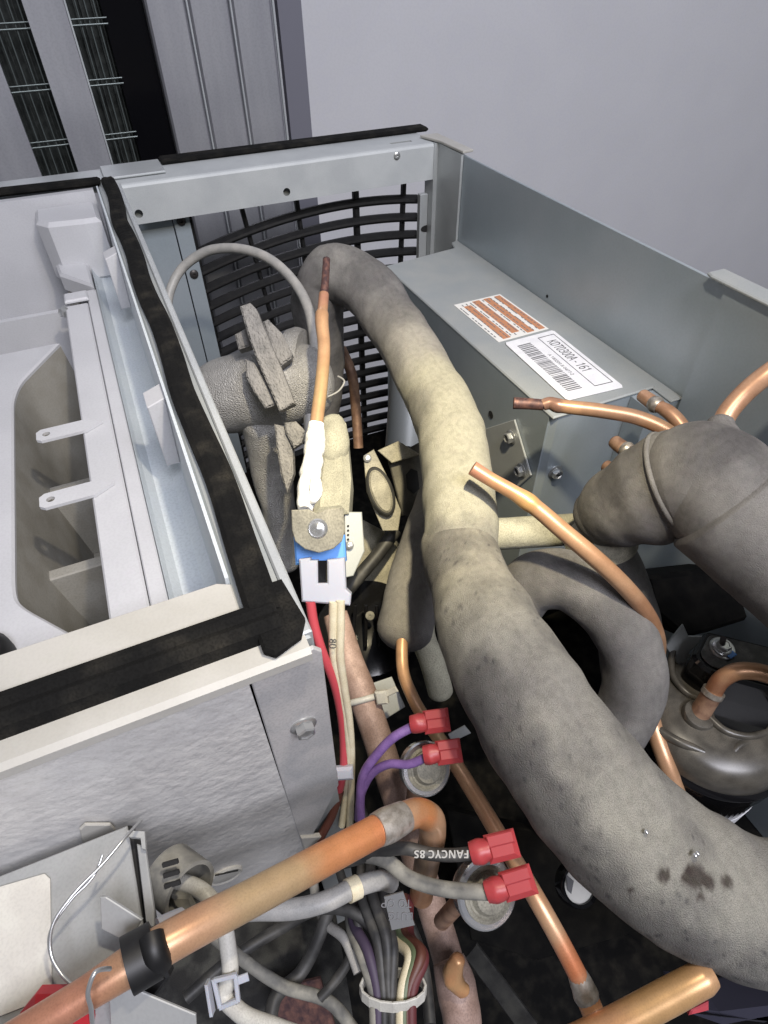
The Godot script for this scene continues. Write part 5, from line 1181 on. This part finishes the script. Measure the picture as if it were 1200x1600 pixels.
# ------------------------------------------------------------------ lower corner in front of the foil board
func build_front_corner() -> void:
	var t := thing("grey_bracket", "folded grey steel bracket with a white label and slotted edge", "bracket", Vector3(-0.0828, -0.0737, -0.0941))
	var y := -0.062
	part("plate", prism([Vector3(-0.1297, -0.0620, -0.1239), Vector3(-0.0645, -0.0620, -0.1219), Vector3(-0.0635, -0.0620, -0.0848), Vector3(-0.0666, -0.0620, -0.0479), Vector3(-0.1255, -0.0620, -0.0549)], Vector3(0, -0.002, 0), 0.0005), M.grey_steel, t)
	part("slot_wall", prism([Vector3(-0.0653, -0.0660, -0.1236), Vector3(-0.0643, -0.0660, -0.0860), Vector3(-0.0649, -0.0660, -0.0801), Vector3(-0.0636, -0.0660, -0.0796), Vector3(-0.0636, -0.0660, -0.1228)], Vector3(0, -0.02, 0)), M.dark_hole, t)
	part("wing", prism([Vector3(-0.0614, -0.0600, -0.1124), Vector3(-0.0589, -0.0600, -0.1103), Vector3(-0.0553, -0.0750, -0.1082), Vector3(-0.0554, -0.0750, -0.0866), Vector3(-0.0595, -0.0600, -0.0804), Vector3(-0.0619, -0.0600, -0.0840)], Vector3(0.0004, -0.002, 0), 0.0004), M.grey_steel, t)
	part("clip_fold", prism([Vector3(-0.0634, -0.0580, -0.1173), Vector3(-0.0569, -0.0580, -0.1139), Vector3(-0.0574, -0.0580, -0.1070), Vector3(-0.0587, -0.0580, -0.1081), Vector3(-0.0586, -0.0580, -0.1121), Vector3(-0.0627, -0.0580, -0.1144)], Vector3(0, 0.002, 0)), M.grey_steel, t)
	part("raised_tab", prism([Vector3(-0.0706, -0.0399, -0.0913), Vector3(-0.0687, -0.0399, -0.0905), Vector3(-0.0595, -0.0458, -0.0803), Vector3(-0.0663, -0.0514, -0.0772), Vector3(-0.0734, -0.0478, -0.0841)], -EYE * 0.0014, 0.0003), M.grey_steel, t)
	part("label", prism([Vector3(-0.1293, -0.0615, -0.1213), Vector3(-0.0957, -0.0615, -0.1165), Vector3(-0.0938, -0.0615, -0.1137), Vector3(-0.0947, -0.0615, -0.0755), Vector3(-0.1267, -0.0615, -0.0782)], Vector3(0, 0.0005, 0)), M.paper_dirty, t)
	part("front_flange", prism([Vector3(-0.0718, -0.0449, -0.0697), Vector3(-0.0624, -0.0519, -0.0628), Vector3(-0.0444, -0.0678, -0.0609), Vector3(-0.0512, -0.0875, -0.0428), Vector3(-0.0786, -0.0618, -0.0516)], -EYE * 0.0012, 0.0003), M.grey_steel, t)

	# black P clips
	var c1 := thing("pipe_clip", "black rubber lined clip gripping the orange copper pipe", "clip", Vector3(-0.0611, -0.0458, -0.0688), "black pipe clips")
	part("band", tube([Vector3(-0.0547, -0.0346, -0.0711), Vector3(-0.0544, -0.0352, -0.0665), Vector3(-0.0549, -0.0418, -0.0642)], 0.004, 10, 4), M.black_plastic, c1)
	part("sleeve", tube([Vector3(-0.0647, -0.0411, -0.0678), Vector3(-0.0556, -0.0424, -0.0688)], 0.0088, 22, 3, "flat"), M.black_plastic, c1)
	part("foot", prism([Vector3(-0.0667, -0.0478, -0.0751), Vector3(-0.0570, -0.0445, -0.0745), Vector3(-0.0559, -0.0555, -0.0623), Vector3(-0.0627, -0.0604, -0.0600), Vector3(-0.0675, -0.0594, -0.0631)], -EYE * 0.006, 0.001), M.black_plastic, c1)
	var c2 := thing("pipe_clip", "dusty black ribbed clip round the white conduit", "clip", Vector3(-0.0508, -0.0702, -0.0917), "black pipe clips")
	part("band", lathe([Vector2(0.0098, -0.007), Vector2(0.0115, -0.007), Vector2(0.0115, 0.007), Vector2(0.0098, 0.007), Vector2(0.0098, -0.007)], Vector3(-0.0502, -0.0705, -0.0956), (SIDE * 0.8 + EYE * 0.55 - TOP * 0.15).normalized(), 32), M.dusty_wire, c2)
	for i in 3:
		part("slot", bar(Vector3(-0.0516, -0.0529, -0.0975) + (TOP * -0.0040 + SIDE * 0.0004) * i, Vector3(-0.0458, -0.0518, -0.0962) + (TOP * -0.0040 + SIDE * 0.0004) * i, 0.0016, 0.0012, EYE), M.dark_hole, c2)
	part("foot", prism([Vector3(-0.0546, -0.0699, -0.0921), Vector3(-0.0465, -0.0716, -0.0898), Vector3(-0.0462, -0.0766, -0.0843), Vector3(-0.0499, -0.0764, -0.0831), Vector3(-0.0544, -0.0723, -0.0879)], -EYE * 0.006, 0.001), M.dusty_wire, c2)

	single("conduit", tube([Vector3(-0.0601, -0.0822, -0.0996), Vector3(-0.0489, -0.0732, -0.0952), Vector3(-0.0415, -0.0720, -0.0873), Vector3(-0.0384, -0.0758, -0.0788), Vector3(-0.0391, -0.0820, -0.0694), Vector3(-0.0419, -0.0883, -0.0608), Vector3(-0.0451, -0.0909, -0.0579), Vector3(-0.0416, -0.0920, -0.0507), Vector3(-0.0302, -0.0914, -0.0403), Vector3(-0.0165, -0.0930, -0.0296)], 0.0032, 14, 10, "flat"), M.tie, "dirty white conduit looping through the ribbed clip", "conduit")
	single("grey_cable", tube([Vector3(-0.0465, -0.1080, -0.0906), Vector3(-0.0282, -0.1070, -0.0837), Vector3(-0.0127, -0.1068, -0.0772), Vector3(0.0011, -0.1069, -0.0742), Vector3(0.0139, -0.1099, -0.0747), Vector3(0.0256, -0.1167, -0.0746), Vector3(0.0320, -0.1314, -0.0745)], 0.0043, 14, 10, "flat"), M.grey_wire, "thick grey cable passing under the orange copper pipe", "cable")
	single("cable_band", tube([Vector3(0.0110, -0.1092, -0.0744), Vector3(0.0163, -0.1111, -0.0747)], 0.0050, 16, 3, "flat"), M.cream_wire, "pale band taped round the thick grey cable", "band")
	single("plastic_spout", tube([Vector3(-0.0566, -0.0549, -0.0784), Vector3(-0.0537, -0.0562, -0.0789), Vector3(-0.0494, -0.0595, -0.0796)], 0.0034, 16, 4, "flat"), M.nylon, "short white plastic tube end beside the black pipe clip", "tube")
	# buckle of the white tie
	var b := thing("tie_buckle", "white rectangular buckle fastening the conduit", "buckle", Vector3(-0.0431, -0.0864, -0.0573), "white ties and clips")
	var q := [Vector3(-0.0466, -0.0836, -0.0618), Vector3(-0.0386, -0.0823, -0.0597), Vector3(-0.0402, -0.0876, -0.0532), Vector3(-0.0472, -0.0895, -0.0541)]
	for i in 4:
		part("frame_bar", bar(q[i], q[(i + 1) % 4] + (q[(i + 1) % 4] - q[i]) * 0.06, 0.0016, 0.002, EYE, 0.0004), M.nylon, b)
	part("tongue", bar(Vector3(-0.0397, -0.0840, -0.0583), Vector3(-0.0344, -0.0840, -0.0577), 0.003, 0.0012, EYE, 0.0003), M.nylon, b)
	part("strap", bar(Vector3(-0.0488, -0.0826, -0.0622), Vector3(-0.0503, -0.0899, -0.0535), 0.0012, 0.004, EYE, 0.0002), M.nylon, b)
	# thin bright wires
	wire("thin bright bare wire arching over the grey bracket", [Vector3(-0.0564, -0.0508, -0.1163), Vector3(-0.0601, -0.0403, -0.1078), Vector3(-0.0686, -0.0395, -0.1016), Vector3(-0.0793, -0.0395, -0.0956), Vector3(-0.0867, -0.0419, -0.0900), Vector3(-0.0891, -0.0463, -0.0833), Vector3(-0.0871, -0.0488, -0.0767), Vector3(-0.0830, -0.0500, -0.0707)], 0.0006, M.zinc, "thin bare wires")
	wire("second thin bright wire lying beside the arching one", [Vector3(-0.0683, -0.0394, -0.1046), Vector3(-0.0718, -0.0409, -0.1000), Vector3(-0.0812, -0.0422, -0.0950), Vector3(-0.0890, -0.0450, -0.0885), Vector3(-0.0893, -0.0488, -0.0807), Vector3(-0.0855, -0.0507, -0.0741)], 0.0005, M.zinc, "thin bare wires")
	wire("thin twisted wire crossing the orange pipe", [Vector3(-0.0664, -0.0292, -0.0659), Vector3(-0.0691, -0.0238, -0.0652), Vector3(-0.0719, -0.0260, -0.0625), Vector3(-0.0737, -0.0327, -0.0592), Vector3(-0.0772, -0.0441, -0.0546)], 0.0007, M.zinc, "thin bare wires")
	single("red_block", prism([Vector3(-0.0968, -0.0502, -0.0741), Vector3(-0.0817, -0.0501, -0.0677), Vector3(-0.0844, -0.0622, -0.0559), Vector3(-0.1112, -0.0619, -0.0678), Vector3(-0.1031, -0.0544, -0.0723)], -EYE * 0.008, 0.002), flat(Color(0.45, 0.02, 0.03), 0.4), "red plastic block under the orange copper pipe", "plastic block")
	# plugs seen on the foil board
	var p := thing("button_plug", "round pale button plug pushed into the foil board", "plug", Vector3(-0.0470, -0.1877, -0.1300), "plugs in the foil board")
	part("rim", lathe([Vector2(0.0098, 0), Vector2(0.0098, 0.001), Vector2(0.0088, 0.0018), Vector2(0.0078, 0.0012), Vector2(0.0060, 0.0018), Vector2(0, 0.002)], Vector3(-0.0474, -0.1913, -0.1312), Vector3(0, 0, 1), 28), M.beige, p)
	part("slit", bar(Vector3(-0.0515, -0.1801, -0.1292), Vector3(-0.0399, -0.1886, -0.1292), 0.0008, 0.0006, Vector3(0, 0, 1)), M.dark_hole, p)
	single("button_plug", prism([Vector3(-0.0831, -0.0643, -0.1305), Vector3(-0.0802, -0.0619, -0.1305), Vector3(-0.0730, -0.0709, -0.1305), Vector3(-0.0729, -0.0773, -0.1305), Vector3(-0.0809, -0.0991, -0.1305), Vector3(-0.0890, -0.0875, -0.1305)], Vector3(0, 0, 0.0015), 0.0004), M.beige, "flat pale tab showing above the grey bracket", "tab", "plugs in the foil board")
	# sheet steel below the foil board
	var sh := thing("lower_shelf", "sheet metal shelf below the foil board with its shadow painted dark", "shelf", Vector3(-0.0294, -0.2136, -0.0893))
	part("deck", prism([Vector3(-0.0953, -0.2400, -0.1454), Vector3(0.0063, -0.2400, -0.1074), Vector3(-0.0065, -0.2400, -0.0334), Vector3(-0.1241, -0.2400, -0.0693)], Vector3(0, -0.003, 0)), M.dark_steel, sh)  # the shade this shelf lies in is put into its dark colour
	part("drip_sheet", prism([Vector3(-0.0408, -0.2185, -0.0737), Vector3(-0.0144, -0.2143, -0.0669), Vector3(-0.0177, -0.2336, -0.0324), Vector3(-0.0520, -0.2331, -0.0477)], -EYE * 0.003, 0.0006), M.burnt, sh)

# ------------------------------------------------------------------ odds and ends in the depths
func build_small_things() -> void:
	single("support_bracket", prism([Vector3(0.0778, -0.1890, -0.2068), Vector3(0.0917, -0.1858, -0.2041), Vector3(0.0915, -0.1943, -0.1800), Vector3(0.0758, -0.2005, -0.1801)], -EYE * 0.002, 0.0005), M.galv_bright, "small bright steel bracket beside the cable tie", "bracket", "steel brackets")
	single("support_bracket", prism([Vector3(0.1084, -0.1868, -0.1501), Vector3(0.1203, -0.1827, -0.1494), Vector3(0.1227, -0.1864, -0.1444), Vector3(0.1092, -0.1905, -0.1458)], -EYE * 0.002, 0.0005), M.galv_bright, "small steel tab beside the red terminals", "bracket", "steel brackets")
	var s := thing("side_plate", "pale perforated steel plate behind the plug connector", "plate", Vector3(0.1163, -0.1691, -0.3183))
	part("plate", prism([Vector3(0.1043, -0.1289, -0.3207), Vector3(0.1196, -0.1361, -0.3216), Vector3(0.1125, -0.1580, -0.3012), Vector3(0.0960, -0.1648, -0.2859), Vector3(0.0870, -0.1587, -0.2810)], -EYE * 0.003, 0.0006), M.galv_dusty, s)
	for i in 5:
		hole(s, Vector3(0.1037, -0.1364, -0.3121) + TOP * -0.0035 * i, EYE, 0.0008)
	pan_screw(s, Vector3(0.0999, -0.1461, -0.3011), EYE, 0.0035, M.zinc)
	single("steel_sheet", prism([Vector3(0.1375, -0.1972, -0.3707), Vector3(0.1584, -0.2078, -0.3503), Vector3(0.1677, -0.2225, -0.3306), Vector3(0.1379, -0.2357, -0.3141), Vector3(0.1100, -0.2378, -0.3238), Vector3(0.1102, -0.2269, -0.3355)], -EYE * 0.003, 0.0006), M.dusty_steel, "dusty steel panel lying deep behind the insulated stub", "panel")
	single("black_hose", tube([Vector3(0.1543, -0.1827, -0.3331), Vector3(0.1336, -0.1934, -0.3230), Vector3(0.1099, -0.2044, -0.3138), Vector3(0.0961, -0.2134, -0.3101)], 0.006, 14, 8), M.black_wire, "black hose running down behind the plug connector", "hose")
	var m := thing("fan_motor", "glossy black moulded motor housing deep between the pipes", "motor", Vector3(0.1082, -0.2605, -0.3003))
	part("housing", lathe([Vector2(0.05, -0.05), Vector2(0.05, 0.0), Vector2(0.044, 0.012), Vector2(0.02, 0.016), Vector2(0.0, 0.016)], Vector3(0.1100, -0.2627, -0.2972), Vector3(-0.1, 0.9, 0.3), 36), M.gloss_black, m)
	for i in 5:
		part("rib", bar(Vector3(0.1009, -0.2215, -0.2995) + SIDE * 0.009 * i, Vector3(0.0873, -0.2472, -0.2778) + SIDE * 0.012 * i, 0.003, 0.006, EYE, 0.0008), M.gloss_black, m)
	pan_screw(m, Vector3(0.1083, -0.2242, -0.2857), EYE, 0.004, M.dusty_wire)
	single("pale_pipe", tube([Vector3(0.1475, -0.1960, -0.2609), Vector3(0.1351, -0.2062, -0.2401), Vector3(0.1328, -0.2143, -0.2171), Vector3(0.1319, -0.2301, -0.2006)], 0.010, 20, 6, "round"), M.foam_dust, "pale pipe half hidden between the stub and the main pipe", "pipe")
	var sg := thing("round_glass", "round white sight glass in a black ring under the main pipe", "sight glass", Vector3(0.1475, -0.2368, -0.0493))
	part("ring", lathe([Vector2(0.0135, -0.004), Vector2(0.0135, 0.002), Vector2(0.0125, 0.004), Vector2(0.0105, 0.003), Vector2(0.0105, 0.0)], Vector3(0.1500, -0.2362, -0.0489), Vector3(0.05, 0.85, 0.5), 32), M.gloss_black, sg)
	part("disc", lathe([Vector2(0.0106, 0.001), Vector2(0.009, 0.0022), Vector2(0, 0.003)], Vector3(0.1500, -0.2362, -0.0489), Vector3(0.05, 0.85, 0.5), 32), M.print_white, sg)
	part("wedge", prism([Vector3(0.1435, -0.2264, -0.0553), Vector3(0.1467, -0.2293, -0.0508), Vector3(0.1429, -0.2350, -0.0463), Vector3(0.1414, -0.2333, -0.0488)], EYE * 0.0008), M.ink_grey, sg)
	var fr := thing("base_rail", "black painted base rail crossing under the pipes", "rail", Vector3(0.1085, -0.3194, -0.0389))
	part("rail", prism([Vector3(0.1099, -0.2806, -0.1408), Vector3(0.1925, -0.2993, -0.0852), Vector3(0.2232, -0.3209, 0.0122), Vector3(0.1185, -0.3109, 0.0174), Vector3(0.0802, -0.3127, -0.0277)], -EYE * 0.01, 0.001), M.pan, fr)
	fr.position.y -= 0.02
	part("edge", bar(Vector3(0.1983, -0.2466, 0.0136), Vector3(0.1424, -0.2265, 0.0138), 0.006, 0.003, EYE, 0.0006), M.dusty_steel, fr)
	part("fold", bar(Vector3(0.0803, -0.2894, -0.0525), Vector3(0.0936, -0.2887, -0.0018), 0.012, 0.004, EYE, 0.0008), M.dark_steel, fr)
	single("thin_wire_ring", tube([Vector3(0.1265, -0.0811, -0.4079), Vector3(0.1368, -0.0775, -0.4074), Vector3(0.1429, -0.0722, -0.4104), Vector3(0.1407, -0.0718, -0.4195)], 0.0008, 8, 8), M.grey_wire, "thin pale wire curl beside the pinched copper tube", "wire", "thin bare wires")
	single("rear_copper_tube", tube([Vector3(0.1900, -0.1235, -0.5489), Vector3(0.1924, -0.1407, -0.5295), Vector3(0.1911, -0.1816, -0.5169), Vector3(0.1840, -0.2180, -0.4962)], 0.0055, 14, 8), M.copper_dull, "dull copper tube seen against the fan grille", "copper tube", "bare copper tubes")
	single("grille_duct", tube([Vector3(0.2459, -0.1213, -0.4966), Vector3(0.2279, -0.1591, -0.4640), Vector3(0.2138, -0.1874, -0.4398)], 0.020, 24, 6), M.galv_dusty, "pale grey duct seen between grille and main pipe", "duct")
	single("red_tag", prism([Vector3(0.1367, -0.1513, 0.0225), Vector3(0.1453, -0.1486, 0.0232), Vector3(0.1436, -0.1501, 0.0272), Vector3(0.1340, -0.1502, 0.0262)], -EYE * 0.004, 0.0006), M.red_wire, "small red plastic tag under the stout pale pipe", "tag")
	single("dark_cloth", prism([Vector3(0.1821, -0.2321, 0.0369), Vector3(0.2305, -0.2428, 0.0386), Vector3(0.1976, -0.2229, 0.0642), Vector3(0.1561, -0.2088, 0.0465)], -EYE * 0.03, 0.004), M.navy, "dark navy cloth at the bottom corner", "cloth")
